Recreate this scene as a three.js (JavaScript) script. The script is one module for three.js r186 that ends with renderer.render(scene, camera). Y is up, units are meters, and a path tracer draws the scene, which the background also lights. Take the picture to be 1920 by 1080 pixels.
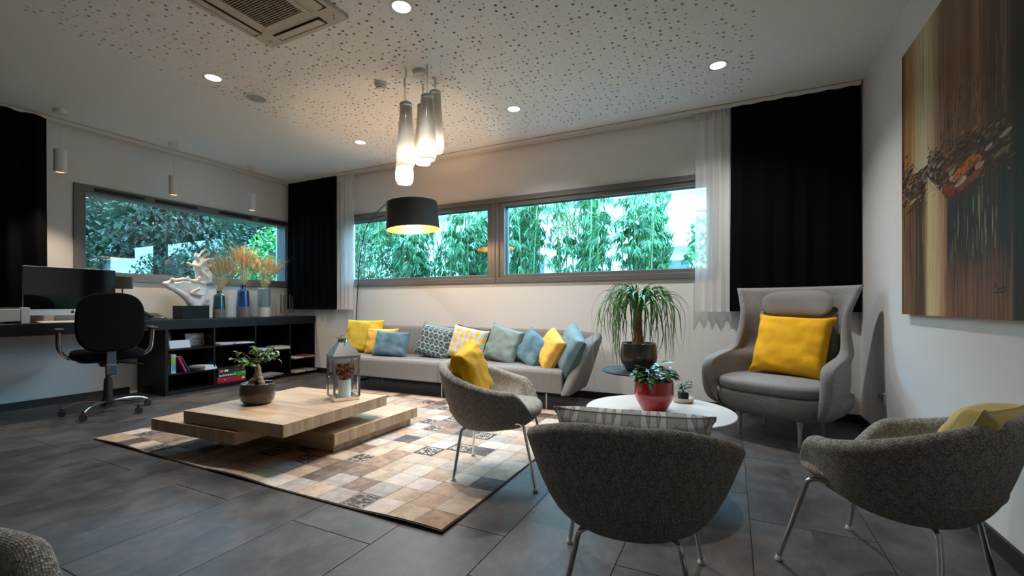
import * as THREE from 'three';
import { RoundedBoxGeometry } from 'three/addons/geometries/RoundedBoxGeometry.js';
import { mergeGeometries, mergeVertices } from 'three/addons/utils/BufferGeometryUtils.js';
import { MarchingCubes } from 'three/addons/objects/MarchingCubes.js';

// ---------------------------------------------------------------- camera, sky, exposure
const scene = new THREE.Scene();
const camera = new THREE.PerspectiveCamera(2 * Math.atan(540 / 839.3) * 180 / Math.PI, 1920 / 1080, 0.05, 120);
camera.position.set(0, 0.95, 0);
camera.rotation.y = 0.4557;
camera.setViewOffset(1920, 1080, 0, -31, 1920, 1080);      // level camera, shifted lens: horizon below the middle
scene.background = new THREE.Color().setRGB(0.33, 0.68, 1.0);
scene.backgroundIntensity = 23;
const renderer = new THREE.WebGLRenderer({ antialias: true });
renderer.toneMapping = THREE.LinearToneMapping;
renderer.toneMappingExposure = 1.12;
renderer.shadowMap.enabled = true;
const LAMP = { down: 9.8, pendant: 0.9, arc: 1.2, cylinder: 4.5 };

// ---------------------------------------------------------------- helpers
const V = (x, y, z) => new THREE.Vector3(x, y, z);
const R = (d) => d * Math.PI / 180;
const rng = (s) => { let a = s * 7919 + 17 | 0; return () => { a = (a + 0x6d2b79f5) | 0; let t = Math.imul(a ^ (a >>> 15), 1 | a); t = (t + Math.imul(t ^ (t >>> 7), 61 | t)) ^ t; return ((t ^ (t >>> 14)) >>> 0) / 4294967296; }; };
const mix = (a, b, t) => a + (b - a) * t;
const cl = (x, a = 0, b = 1) => Math.min(b, Math.max(a, x));
const ss = (a, b, x) => { const t = cl((x - a) / (b - a)); return t * t * (3 - 2 * t); };
const hash = (x, y, s) => { let h = Math.imul(x, 374761393) + Math.imul(y, 668265263) + Math.imul(s, 974634777) | 0; h = Math.imul(h ^ (h >>> 13), 1274126177); return ((h ^ (h >>> 16)) >>> 0) / 4294967296; };
function vn(x, y, px, py, s) {                              // value noise that repeats after px, py cells
  const ix = Math.floor(x), iy = Math.floor(y), fx = x - ix, fy = y - iy, u = fx * fx * (3 - 2 * fx), v = fy * fy * (3 - 2 * fy);
  const m = (a, p) => ((a % p) + p) % p;
  const a = hash(m(ix, px), m(iy, py), s), b = hash(m(ix + 1, px), m(iy, py), s), c = hash(m(ix, px), m(iy + 1, py), s), d = hash(m(ix + 1, px), m(iy + 1, py), s);
  return mix(mix(a, b, u), mix(c, d, u), v);
}
const fbm = (x, y, px, py, s, o = 4) => { let t = 0, a = 0.5, n = 0; for (let i = 0; i < o; i++) { t += a * vn(x, y, px, py, s + i * 31); n += a; x *= 2; y *= 2; px *= 2; py *= 2; a *= 0.5; } return t / n; };
function dtex(w, h, fn, sx = 1, sy = 1, srgb = true) {      // fn(u, v) -> [r, g, b] in 0..1; sx, sy: size of the tile in metres
  const d = new Uint8Array(w * h * 4);
  for (let y = 0; y < h; y++) for (let x = 0; x < w; x++) { const c = fn(x / w, y / h), i = (y * w + x) * 4; for (let k = 0; k < 3; k++) d[i + k] = cl(c[k]) * 255; d[i + 3] = 255; }
  const t = new THREE.DataTexture(d, w, h);
  t.magFilter = THREE.LinearFilter; t.minFilter = THREE.LinearMipmapLinearFilter; t.generateMipmaps = true; t.wrapS = t.wrapT = THREE.RepeatWrapping;
  if (srgb) t.colorSpace = THREE.SRGBColorSpace;
  t.repeat.set(1 / sx, 1 / sy); t.needsUpdate = true;
  return t;
}
function ctex(w, h, draw, sx = 1, sy = 1) {
  const c = document.createElement('canvas'); c.width = w; c.height = h; draw(c.getContext('2d'), w, h);
  const t = new THREE.CanvasTexture(c); t.colorSpace = THREE.SRGBColorSpace; t.wrapS = t.wrapT = THREE.RepeatWrapping; t.repeat.set(1 / sx, 1 / sy);
  return t;
}
const gray = (f) => (u, v) => { const g = f(u, v); return [g, g, g]; };
const M = (color, roughness = 0.6, o = {}) => { const m = new THREE.MeshPhysicalMaterial({ roughness, ...o }); if (Array.isArray(color)) m.color.setRGB(...color); else m.color.set(color); return m; };
const used = {};
const numbered = (n) => { const k = used[n] = (used[n] ?? -1) + 1; return k ? n + '_' + String(k).padStart(3, '0') : n; };
function mesh(name, geo, mat, parent) { const m = new THREE.Mesh(geo, mat); m.name = parent ? name : numbered(name); m.castShadow = m.receiveShadow = true; (parent || scene).add(m); return m; }
function thing(name, label, category, p = [0, 0, 0], turn = 0, group) { const g = new THREE.Group(); g.name = numbered(name); g.position.set(...p); g.rotation.y = turn; g.userData = { label, category }; if (group) g.userData.group = group; scene.add(g); return g; }
function tag(o, label, category, group) { Object.assign(o.userData, { label, category }); if (group) o.userData.group = group; return o; }
function dup(o, label, p, turn, group) { const c = o.clone(); c.name = numbered(o.name.replace(/_\d{3}$/, '')); c.userData = { ...o.userData }; if (label) c.userData.label = label; if (group) c.userData.group = group; if (p) c.position.set(...p); if (turn !== undefined) c.rotation.set(0, turn, 0); scene.add(c); return c; }
function struct(name, geo, mat, parent, label) { const m = mesh(name, geo, mat, parent); if (!parent) { m.name = name; m.userData.kind = 'structure'; m.userData.label = label; m.userData.category = name.split('_')[0]; } return m; }
function triUV(g) {                                        // uv in metres by the way each face points
  if (g.index) g = g.toNonIndexed();
  const p = g.attributes.position, n = g.attributes.normal, uv = new Float32Array(p.count * 2), a = V(), b = V(), c = V(), e = V();
  for (let i = 0; i < p.count; i += 3) {
    a.fromBufferAttribute(p, i); b.fromBufferAttribute(p, i + 1); c.fromBufferAttribute(p, i + 2);
    e.crossVectors(b.clone().sub(a), c.clone().sub(a)); const x = Math.abs(e.x), y = Math.abs(e.y), z = Math.abs(e.z);
    [a, b, c].forEach((q, k) => { const w = y >= x && y >= z ? [q.x, q.z] : x >= z ? [q.z, q.y] : [q.x, q.y]; uv.set(w, (i + k) * 2); });
  }
  g.setAttribute('uv', new THREE.BufferAttribute(uv, 2));
  return g;
}
const at = (g, x, y, z, rx = 0, ry = 0, rz = 0) => { if (rx) g.rotateX(rx); if (ry) g.rotateY(ry); if (rz) g.rotateZ(rz); return g.translate(x, y, z); };
const box = (w, h, d, x = 0, y = 0, z = 0, r = 0) => at(triUV(r ? new RoundedBoxGeometry(w, h, d, 2, r) : new THREE.BoxGeometry(w, h, d)), x, y, z);
const span = (x0, x1, y0, y1, z0, z1, r = 0) => box(Math.abs(x1 - x0), Math.abs(y1 - y0), Math.abs(z1 - z0), (x0 + x1) / 2, (y0 + y1) / 2, (z0 + z1) / 2, r);
const cyl = (r0, r1, h, n = 24) => new THREE.CylinderGeometry(r1, r0, h, n);
const lathe = (pts, n = 40) => { const g = new THREE.LatheGeometry(pts.map(([x, y]) => new THREE.Vector2(x, y)), n); return g; };
const tube = (pts, r, n = 24, k = 8, closed = false) => new THREE.TubeGeometry(new THREE.CatmullRomCurve3(pts.map((p) => V(...p)), closed, 'centripetal'), n, r, k, closed);
const rod = (a, b, r, k = 8) => { const A = V(...a), B = V(...b), g = new THREE.CylinderGeometry(r, r, A.distanceTo(B), k); g.applyQuaternion(new THREE.Quaternion().setFromUnitVectors(V(0, 1, 0), B.clone().sub(A).normalize())); return g.translate((a[0] + b[0]) / 2, (a[1] + b[1]) / 2, (a[2] + b[2]) / 2); };
const merge = (list) => mergeGeometries(list.map((g) => { g = g.index ? g.toNonIndexed() : g.clone(); for (const k of Object.keys(g.attributes)) if (!['position', 'normal', 'uv'].includes(k)) g.deleteAttribute(k); return g; }));
function grid(nu, nv, fn, closeU = false) {                 // fn(u, v) -> [x, y, z, s, t]
  const p = [], uv = [], idx = [];
  for (let j = 0; j <= nv; j++) for (let i = 0; i <= nu; i++) { const q = fn(i / nu, j / nv); p.push(q[0], q[1], q[2]); uv.push(q[3] ?? i / nu, q[4] ?? j / nv); }
  for (let j = 0; j < nv; j++) for (let i = 0; i < nu; i++) { const a = j * (nu + 1) + i; idx.push(a, a + 1, a + nu + 2, a, a + nu + 2, a + nu + 1); }
  const g = new THREE.BufferGeometry(); g.setAttribute('position', new THREE.Float32BufferAttribute(p, 3)); g.setAttribute('uv', new THREE.Float32BufferAttribute(uv, 2)); g.setIndex(idx); g.computeVertexNormals();
  if (closeU) { const n = g.attributes.normal; for (let j = 0; j <= nv; j++) { const a = j * (nu + 1), b = a + nu, q = V().fromBufferAttribute(n, a).add(V().fromBufferAttribute(n, b)).normalize(); n.setXYZ(a, q.x, q.y, q.z); n.setXYZ(b, q.x, q.y, q.z); } }
  return g;
}
function loft(rings, caps = true) {                        // rings of equal length, each closed; capped with a fan
  const n = rings[0].length, nv = rings.length - 1; let len = 0;
  const vs = rings.map((r, j) => { if (j) len += V(...r[0]).distanceTo(V(...rings[j - 1][0])); return len; });
  const g = grid(n, nv, (u, v) => { const j = Math.round(v * nv), i = Math.round(u * n) % n, q = rings[j][i]; return [...q, u * 1.6, vs[j]]; }, true);
  if (!caps) return g;
  const fan = (r, flip) => { const c = r.reduce((a, q) => a.add(V(...q)), V()).divideScalar(n), p = [], uv = []; for (let i = 0; i < n; i++) { const a = r[i], b = r[(i + 1) % n]; for (const q of flip ? [b, a, c.toArray()] : [a, b, c.toArray()]) { p.push(...q); uv.push(q[0], q[2]); } } const f = new THREE.BufferGeometry(); f.setAttribute('position', new THREE.Float32BufferAttribute(p, 3)); f.setAttribute('uv', new THREE.Float32BufferAttribute(uv, 2)); f.computeVertexNormals(); return f; };
  return merge([g, fan(rings[0], true), fan(rings[nv], false)]);
}
const superE = (a, b, n, N = 48) => Array.from({ length: N }, (_, i) => { const t = i / N * 2 * Math.PI, c = Math.cos(t), s = Math.sin(t); return [a * Math.sign(c) * Math.abs(c) ** (2 / n), b * Math.sign(s) * Math.abs(s) ** (2 / n)]; });
// a soft slab: superellipse outline a x b, from y0 to y1, edges rounded by r
const softSlab = (a, b, y0, y1, r, n = 4, bulge = 0) => { const rings = [], K = 6; for (let k = 0; k <= K; k++) { const t = k / K * Math.PI / 2, o = r * (1 - Math.sin(t)); rings.push(superE(a - o, b - o, n).map(([x, z]) => [x, y0 + r * (1 - Math.cos(t)), -z])); } for (let k = 0; k <= K; k++) { const t = k / K * Math.PI / 2, o = r * (1 - Math.cos(t)); rings.push(superE(a - o, b - o, n).map(([x, z]) => [x, y1 - r * (1 - Math.sin(t)), -z])); } for (let k = 1; k <= 5; k++) { const f = 1 - k / 5.5; rings.push(superE((a - r) * f, (b - r) * f, n).map(([x, z]) => [x, y1 + bulge * (1 - f * f), -z])); } return loft(rings); };
function pillow(w, h, t, seed = 1, wr = 1) {               // stands on its lower edge, faces +z
  const N = 26, side = (s) => grid(N, N, (a, b) => {
    const u = (s > 0 ? a : 1 - a) * 2 - 1, v = b * 2 - 1, x = w / 2 * u * (1 - 0.075 * (1 - v ** 4) * u * u), y = h / 2 * v * (1 - 0.075 * (1 - u ** 4) * v * v);
    const e = Math.sqrt(Math.max(0, (1 - u ** 4) * (1 - v ** 4))), edge = Math.max(Math.abs(u), Math.abs(v));
    const n = (fbm(u * 3 + 7, v * 3 + 7, 64, 64, seed, 3) - 0.5) * 0.35 + wr * 0.20 * Math.sin((u * 0.9 + v * 1.3) * 6 + 5 * fbm(u * 2 + 9, v * 2 + 9, 64, 64, seed + 5, 2)) * ss(0.35, 0.85, edge) * (1 - ss(0.9, 1, edge));
    return [x, y + h / 2, s * t / 2 * e ** 0.8 * (1 + n * 0.55), x, y];
  });
  return merge([side(1), side(-1)]);
}
const curvePts = (p, n) => new THREE.CatmullRomCurve3(p.map((q) => V(...q)), false, 'centripetal').getPoints(n);

// ---------------------------------------------------------------- materials
const plaster = dtex(256, 256, gray((u, v) => 0.5 + 0.5 * (fbm(u * 24, v * 24, 24, 24, 3, 4) - 0.5)), 0.5, 0.5, false);
const wallMat = M([0.75, 0.745, 0.74], 0.85, { bumpMap: plaster, bumpScale: 0.0006 });
const ceilMat = M([0.84, 0.835, 0.83], 0.9);
const feltMat = M([0.03, 0.03, 0.03], 1);
const black = M([0.012, 0.012, 0.013], 0.6);
const frameMat = M([0.155, 0.145, 0.142], 0.38);
const chrome = M([0.78, 0.78, 0.79], 0.14, { metalness: 1 });
const brushed = M([0.62, 0.61, 0.60], 0.32, { metalness: 1 });
const whiteP = M([0.74, 0.73, 0.71], 0.5);
const glass = M([0.80, 0.965, 0.965], 0, { transmission: 1, ior: 1.85 });
const clearGlass = M([0.94, 0.98, 0.98], 0.02, { transmission: 1, ior: 1.5 });

// ---------------------------------------------------------------- room shell
const XL = -5.79, XR = 0.9255, ZB = -4.43, ZF = 2.4, H = 2.707;
const wall = (name, parts, label) => struct(name, merge(parts), wallMat, null, label);
wall('wall_back', [span(XL - 0.25, -4.75, -0.1, 2.95, ZB - 0.25, ZB), span(-0.1, XR + 0.25, -0.1, 2.95, ZB - 0.25, ZB), span(-4.75, -0.1, -0.1, 1.19, ZB - 0.25, ZB), span(-4.75, -0.1, 2.14, 2.95, ZB - 0.25, ZB)], 'off-white plaster wall with the two wide strip windows');
wall('wall_left', [span(XL - 0.25, XL, -0.1, 2.95, -2.045, ZF), span(XL - 0.25, XL, -0.1, 2.95, ZB, -4.40), span(XL - 0.25, XL, -0.1, 1.19, -4.40, -2.045), span(XL - 0.25, XL, 2.147, 2.95, -4.40, -2.045)], 'off-white plaster wall behind the desk with a strip window');
wall('wall_right', [span(XR, XR + 0.25, -0.1, 2.95, ZB - 0.25, ZF)], 'plain off-white plaster wall carrying the large painting');
wall('wall_front', [span(XL - 0.25, XR + 0.25, -0.1, 2.95, ZF, ZF + 0.2)], 'plain off-white wall behind the viewer');
// floor: porcelain tiles 45 x 90 cm on dark grout
const floor = struct('floor', span(XL - 0.2, XR + 0.2, -0.12, -0.004, ZB - 0.2, ZF + 0.1), M([0.035, 0.034, 0.034], 0.9), null, 'dark grey stone-look porcelain tile floor');
{
  const mats = [0, 1, 2, 3, 4, 5].map((k) => {
    const f = (u, v) => { const a = fbm(u * 3 + k, v * 7, 64, 64, 11 + k * 7, 5), b = fbm(u * 14, v * 18, 64, 64, 50 + k, 4), c = fbm(u * 70, v * 90, 256, 256, 80 + k, 2); return cl(0.5 + (a - 0.5) * 1.25 + (b - 0.5) * 0.65 + (c - 0.5) * 0.3); };
    const map = dtex(256, 512, (u, v) => { const t = f(u, v), w = fbm(u * 5, v * 5, 64, 64, 200 + k, 3); return [mix(0.205, 0.39, t) + 0.025 * w, mix(0.20, 0.375, t) + 0.010 * w, mix(0.20, 0.37, t)]; }, 0.45, 0.9);
    return M([0.84, 0.83, 0.83], 0.52, { map, roughnessMap: dtex(128, 256, gray((u, v) => 0.92 + 0.12 * (f(u, v) - 0.5)), 0.45, 0.9, false) });
  });
  const P = 0.4525, full = span(-P / 2 + 0.0015, P / 2 - 0.0015, -0.006, 0, -0.4485, 0.4485, 0.0012), r = rng(4);
  { const p = full.attributes.position, uv = full.attributes.uv; for (let i = 0; i < p.count; i++) uv.setXY(i, p.getX(i), p.getZ(i)); }
  for (let c = -2; c < 13; c++) {
    const x1 = 0.072 - P * c, off = c % 2 ? -1.345 : -1.634;
    for (let k = -4; k < 5; k++) {
      const z = off + 0.45 + 0.9 * k;
      const a = Math.max(x1 - P, XL), b = Math.min(x1, XR), za = Math.max(z - 0.45, ZB), zb = Math.min(z + 0.45, ZF);
      if (b - a < 0.03 || zb - za < 0.03) continue;
      const whole = b - a > P - 0.01 && zb - za > 0.89;
      const t = mesh('tile', whole ? full : span(a + 0.0015 - (x1 - P / 2), b - 0.0015 - (x1 - P / 2), -0.006, 0, za + 0.0015 - z, zb - 0.0015 - z), mats[Math.floor(r() * 6)], floor);
      t.position.set(x1 - P / 2, (r() - 0.5) * 0.0004, z);
    }
  }
}
// ceiling: plain border, perforated acoustic panel in the middle, dark felt above it
const PX0 = -3.85, PX1 = 0.143, PZ0 = -4.17, PZ1 = -0.3;
const ceiling = struct('ceiling', merge([span(XL - 0.2, PX0, H, 2.9, ZB - 0.2, ZF + 0.1), span(PX1, XR + 0.2, H, 2.9, ZB - 0.2, ZF + 0.1), span(PX0, PX1, H, 2.9, ZB - 0.2, PZ0), span(PX0, PX1, H, 2.9, PZ1, ZF + 0.1), span(PX0, PX1, 2.78, 2.9, PZ0, PZ1)]), ceilMat, null, 'white plasterboard ceiling with a perforated acoustic field');
mesh('felt_backing', span(PX0, PX1, 2.740, 2.752, PZ0, PZ1), feltMat, ceiling);
{
  const nx = 76, nz = 74, cx = (PX1 - PX0) / nx, cz = (PZ1 - PZ0) / nz, r = rng(21), p = [], T = 0.012;
  const tri = (a, b, c) => p.push(...a, ...b, ...c);
  for (let i = 0; i < nx; i++) for (let j = 0; j < nz; j++) {
    const x0 = PX0 + i * cx, z0 = PZ0 + j * cz, q = r(), rad = q < 0.27 ? 0.0098 : q < 0.52 ? 0.0062 : q < 0.90 ? 0.0034 : 0, n = rad > 0.005 ? 16 : 8;
    const hx = x0 + cx * (0.5 + (r() - 0.5) * 0.56), hz = z0 + cz * (0.5 + (r() - 0.5) * 0.56), y = H;
    const out = [[1, 0.5], [1, 1], [0.5, 1], [0, 1], [0, 0.5], [0, 0], [0.5, 0], [1, 0]].map(([a, b]) => [x0 + a * cx, y, z0 + b * cz]);
    if (!rad) { tri(out[1], out[5], out[3]); tri(out[1], out[7], out[5]); continue; }
    const ring = (yy) => Array.from({ length: n }, (_, k) => [hx + rad * Math.cos(k / n * 2 * Math.PI), yy, hz + rad * Math.sin(k / n * 2 * Math.PI)]), lo = ring(y), hi = ring(y + T), m = n / 8;
    for (let s = 0; s < 8; s++) { const A = out[s], B = out[(s + 1) % 8]; for (let k = 0; k < m; k++) { const a = lo[s * m + k], b = lo[(s * m + k + 1) % n]; tri(A, b, a); } tri(A, B, lo[((s + 1) * m) % n]); }
    for (let k = 0; k < n; k++) { const a = lo[k], b = lo[(k + 1) % n], c = hi[k], d = hi[(k + 1) % n]; tri(a, b, d); tri(a, d, c); }
  }
  const g = new THREE.BufferGeometry(); g.setAttribute('position', new THREE.Float32BufferAttribute(p, 3)); g.computeVertexNormals();
  mesh('perforated_panel', g, ceilMat, ceiling);
}
// skirting and curtain tracks
const skirt = M([0.010, 0.010, 0.011], 0.5);
struct('baseboard_back', span(XL, XR, 0, 0.07, ZB, ZB + 0.014), skirt, null, 'black skirting along the window wall');
struct('baseboard_left', span(XL, XL + 0.014, 0, 0.07, -2.5, ZF), skirt, null, 'black skirting under the desk');
struct('baseboard_right', span(XR - 0.014, XR, 0, 0.07, ZB, ZF), skirt, null, 'black skirting below the painting');
struct('trim_1', merge([span(XL + 0.015, XR - 0.015, 2.672, 2.700, ZB + 0.03, ZB + 0.055), span(XL + 0.015, XR - 0.015, 2.672, 2.700, ZB + 0.075, ZB + 0.095)]), whiteP, null, 'white curtain track along the window wall');
struct('trim_2', merge([span(XL + 0.03, XL + 0.055, 2.672, 2.700, -4.32, ZF), span(XL + 0.075, XL + 0.095, 2.672, 2.700, -4.32, ZF)]), whiteP, null, 'white curtain track above the desk wall');

// windows: frame bars, sash bars and a pane each
function windowZ(name, x0, x1, label) {                     // in the window wall
  const g = struct(name, merge([span(x0, x1, 1.19, 1.245, ZB - 0.16, ZB + 0.025, 0.004), span(x0, x1, 2.085, 2.14, ZB - 0.16, ZB + 0.025, 0.004), span(x0, x0 + 0.045, 1.245, 2.085, ZB - 0.16, ZB + 0.025, 0.004), span(x1 - 0.045, x1, 1.245, 2.085, ZB - 0.16, ZB + 0.025, 0.004)]), frameMat, null, label);
  mesh('sash', merge([span(x0 + 0.04, x1 - 0.04, 1.24, 1.285, ZB - 0.12, ZB + 0.008, 0.005), span(x0 + 0.04, x1 - 0.04, 2.04, 2.09, ZB - 0.12, ZB + 0.008, 0.005), span(x0 + 0.04, x0 + 0.105, 1.28, 2.045, ZB - 0.12, ZB + 0.008, 0.005), span(x1 - 0.105, x1 - 0.04, 1.28, 2.045, ZB - 0.12, ZB + 0.008, 0.005)]), frameMat, g);
  mesh('gasket', merge([span(x0 + 0.1, x1 - 0.1, 1.282, 1.288, ZB - 0.075, ZB - 0.03), span(x0 + 0.1, x1 - 0.1, 2.036, 2.042, ZB - 0.075, ZB - 0.03), span(x0 + 0.1, x0 + 0.108, 1.28, 2.04, ZB - 0.075, ZB - 0.03), span(x1 - 0.108, x1 - 0.1, 1.28, 2.04, ZB - 0.075, ZB - 0.03)]), black, g);
  const pane = mesh('pane', new THREE.PlaneGeometry(x1 - x0 - 0.2, 0.76), glass, g); pane.position.set((x0 + x1) / 2, 1.663, ZB - 0.05);
}
windowZ('window_1', -4.75, -2.372, 'wide grey-framed strip window behind the arc lamp');
windowZ('window_2', -2.368, -0.10, 'wide grey-framed strip window above the trailing palm');
{
  const x0 = XL - 0.16, x1 = XL + 0.02, z0 = -4.40, z1 = -2.045;
  const g = struct('window_3', merge([span(x0, x1, 1.19, 1.285, z0, z1, 0.004), span(x0, x1, 2.065, 2.147, z0, z1, 0.004), span(x0, x1, 1.285, 2.065, z1 - 0.09, z1, 0.004), span(x0, x1, 1.285, 2.065, z0, z0 + 0.05, 0.004)]), frameMat, null, 'grey-framed strip window above the desk with dark vents on its head');
  const pane = mesh('pane', new THREE.PlaneGeometry(z1 - z0 - 0.14, 0.78), glass, g); pane.rotation.y = Math.PI / 2; pane.position.set(XL - 0.05, 1.675, (z0 + 0.05 + z1 - 0.09) / 2);
  const vent = merge([span(-0.006, 0.012, -0.018, 0.018, -0.215, 0.215, 0.006), span(0.010, 0.020, -0.012, -0.004, -0.20, 0.20, 0.003)]);
  for (const z of [-2.413, -2.95, -3.634, -4.174]) { const v = mesh('trickle_vent', vent, black, g); v.position.set(x1, 2.106, z); }
}

// ---------------------------------------------------------------- curtains
function drape(name, label, len, y0, y1, mat, p, turn, waves, amp, group, header) {
  const t = thing(name, label, 'curtain', p, turn, group), r = rng(len * 97 | 0);
  const ph = r() * 6, N = Math.round(waves * 10);
  const g = grid(N, 14, (u, v) => { const k = 1 - v, a = amp * (0.65 + 0.35 * k), wv = u * waves * 2 * Math.PI + ph; const x = (u - 0.5) * len * (1 + 0.02 * k) + Math.sin(wv * 2 + k) * amp * 0.15; return [x, mix(y0, y1, v), a * Math.sin(wv + 0.5 * Math.sin(k * 2 + u * 9)) + amp * 0.3 * Math.sin(wv * 0.37 + 1), u * len * 1.5, v * (y1 - y0)]; });
  mesh('cloth', g, mat, t);
  if (header) mesh('gathered_heading', grid(N * 3, 3, (u, v) => [(u - 0.5) * len, y1 - 0.07 + 0.075 * v, amp * 0.8 * Math.sin(u * waves * 7 * Math.PI) + 0.006, u * len, v * 0.07]), mat, t);
  mesh('hem', grid(N, 2, (u, v) => { const wv = u * waves * 2 * Math.PI + ph; const x = (u - 0.5) * len * 1.02 + Math.sin(wv * 2 + 1) * amp * 0.15; return [x, y0 + 0.035 * v, amp * Math.sin(wv + 0.5 * Math.sin(2 + u * 9)) + amp * 0.3 * Math.sin(wv * 0.37 + 1) + 0.0015, u * len * 1.5, v]; }), mat, t);
  return t;
}
const weave = dtex(128, 128, gray((u, v) => 0.5 + 0.25 * Math.sin(u * 64 * Math.PI) * Math.sin(v * 64 * Math.PI) + 0.4 * (hash(u * 128 | 0, v * 128 | 0, 5) - 0.5)), 0.08, 0.08, false);
const drapeMat = M([0.0035, 0.0035, 0.004], 1, { specularIntensity: 0.15, bumpMap: weave, bumpScale: 0.0006, side: THREE.DoubleSide });
const sheerMat = M([0.96, 0.96, 0.96], 0.5, { transmission: 0.52, specularIntensity: 0.1, side: THREE.DoubleSide });
drape('blackout_curtain', 'black curtain in the corner between the desk window and the arc lamp', 0.93, 0.885, 2.675, drapeMat, [-5.215, 0, -4.352], 0, 7, 0.022, 'black curtains', true);
drape('blackout_curtain', 'wide black curtain behind the wing armchair', 0.915, 0.89, 2.675, drapeMat, [0.452, 0, -4.352], 0, 6, 0.018, 'black curtains', false);
drape('blackout_curtain', 'black curtain behind the computer at the edge of the desk window', 1.35, 0.86, 2.675, drapeMat, [-5.69, 0, -1.15], Math.PI / 2, 8, 0.03, 'black curtains', false);
drape('sheer_curtain', 'white sheer curtain next to the arc lamp pole', 0.30, 0.885, 2.675, sheerMat, [-4.60, 0, -4.375], 0, 4, 0.016, 'white sheer curtains', true);
drape('sheer_curtain', 'white sheer curtain beside the wide black curtain', 0.275, 0.885, 2.675, sheerMat, [-0.155, 0, -4.378], 0, 4, 0.016, 'white sheer curtains', true);

// ---------------------------------------------------------------- lamps
const glowMat = M([0.9, 0.9, 0.9], 0.4, { emissive: new THREE.Color(1, 0.95, 0.86), emissiveIntensity: 4 });
function spot(parent, x, y, z, I, angle, pen, color, radius) { const l = new THREE.SpotLight(color, I, 0, angle, pen, 2); l.position.set(x, y, z); l.target.position.set(x, y - 1, z); l.castShadow = true; l.shadow.radius = radius; l.name = 'lamp'; parent.add(l, l.target); return l; }
{
  const where = [[-1.748, -2.085, 'round recessed downlight nearest the air conditioner'], [-3.605, -2.095, 'round recessed downlight beside the ceiling loudspeaker'], [-0.089, -3.617, 'round recessed downlight above the wing armchair'], [-1.754, -3.617, 'round recessed downlight midway along the window wall'], [-3.607, -3.63, 'round recessed downlight in front of the corner curtains']];
  const ring = lathe([[0.052, 0.0], [0.056, -0.004], [0.068, -0.005], [0.072, 0.0]], 36), lens = at(cyl(0.053, 0.053, 0.003, 32), 0, -0.001, 0);
  for (const [x, z, label] of where) {
    const t = thing('recessed_downlight', label, 'ceiling light', [x, H, z], 0, 'recessed downlights');
    mesh('trim_ring', ring, whiteP, t); mesh('lens', lens, glowMat, t);
    spot(t, 0, -0.008, 0, LAMP.down, R(64), 0.75, new THREE.Color(1, 0.975, 0.95), 2.2);
  }
}
{
  const opal = M([0.66, 0.62, 0.57], 0.6, { transmission: 0.36, clearcoat: 1, clearcoatRoughness: 0.05, side: THREE.DoubleSide });
  const prof = [[0.043, 0.46], [0.046, 0.40], [0.052, 0.30], [0.060, 0.19], [0.067, 0.11], [0.0695, 0.07], [0.067, 0.03], [0.058, 0.006], [0.054, 0]];
  const cp = new THREE.SplineCurve(prof.map(([a, b]) => new THREE.Vector2(a, b))).getPoints(40);
  const shade = new THREE.LatheGeometry(cp, 40), capG = lathe([[0.0, 0.475], [0.04, 0.475], [0.0455, 0.468], [0.0455, 0.445], [0.0, 0.445]], 32);
  const bulb = at(new THREE.SphereGeometry(0.032, 20, 14), 0, 0.075, 0), holder = at(cyl(0.017, 0.02, 0.34, 14), 0, 0.285, 0), lensG = at(cyl(0.052, 0.052, 0.004, 28), 0, 0.012, 0);
  const list = [[-2.169, -2.636, 1.971, 'smoky glass pendant hanging right in front of the lowest one'], [-2.277, -2.749, 1.884, 'lowest glass pendant of the cluster, half hidden by another'], [-2.0, -2.67, 2.008, 'large smoky glass pendant in the middle of the cluster'], [-2.205, -2.888, 2.065, 'glass pendant tucked behind the middle one of the cluster'], [-2.062, -2.854, 2.128, 'highest glass pendant on the window side of the cluster']];
  const bulbMat = M([1, 1, 1], 0.4, { emissive: new THREE.Color(1, 0.90, 0.76), emissiveIntensity: 2.5 }), lensMat = M([1, 1, 1], 0.5, { emissive: new THREE.Color(1, 0.93, 0.84), emissiveIntensity: 1.6 });
  for (const [x, z, y, label] of list) {
    const t = thing('glass_pendant', label, 'pendant lamp', [x, y, z], 0, 'cluster of glass pendants');
    mesh('shade', shade, opal, t); mesh('cap', capG, brushed, t); mesh('lamp_holder', holder, whiteP, t);
    mesh('cable', rod([0, 0.47, 0], [0, H - y - 0.05, 0], 0.0016, 6), M([0.2, 0.2, 0.2], 0.4, { metalness: 0.8 }), t);
    mesh('ceiling_grip', merge([at(cyl(0.008, 0.008, 0.05, 12), 0, H - y - 0.03, 0), at(cyl(0.004, 0.007, 0.025, 10), 0, H - y - 0.066, 0)]), brushed, t);
    mesh('bulb', bulb, bulbMat, t); mesh('diffuser', lensG, lensMat, t);
    const l = new THREE.PointLight(new THREE.Color(1, 0.92, 0.82), LAMP.pendant * 0.12); l.position.set(0, 0.075, 0); l.castShadow = true; l.shadow.radius = 1.5; t.add(l);
    spot(t, 0, 0.004, 0, LAMP.pendant * 2.2, R(78), 0.9, new THREE.Color(1, 0.965, 0.925), 2.2);
  }
  const rose = thing('ceiling_rose', 'round white ceiling rose feeding the glass pendants', 'ceiling rose', [-2.105, H, -2.73]);
  mesh('cover', lathe([[0, -0.034], [0.05, -0.034], [0.057, -0.028], [0.06, 0]], 36), whiteP, rose);
  const wire = M([0.55, 0.54, 0.53], 0.5);
  for (const [x, z, y] of list) mesh('lead', tube([[0, -0.03, 0], [(x + 2.105) * 0.5, -0.055, (z + 2.73) * 0.5], [(x + 2.105) * 0.97, -0.062, (z + 2.73) * 0.97]], 0.0012, 10, 5), wire, rose);
}
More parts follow.
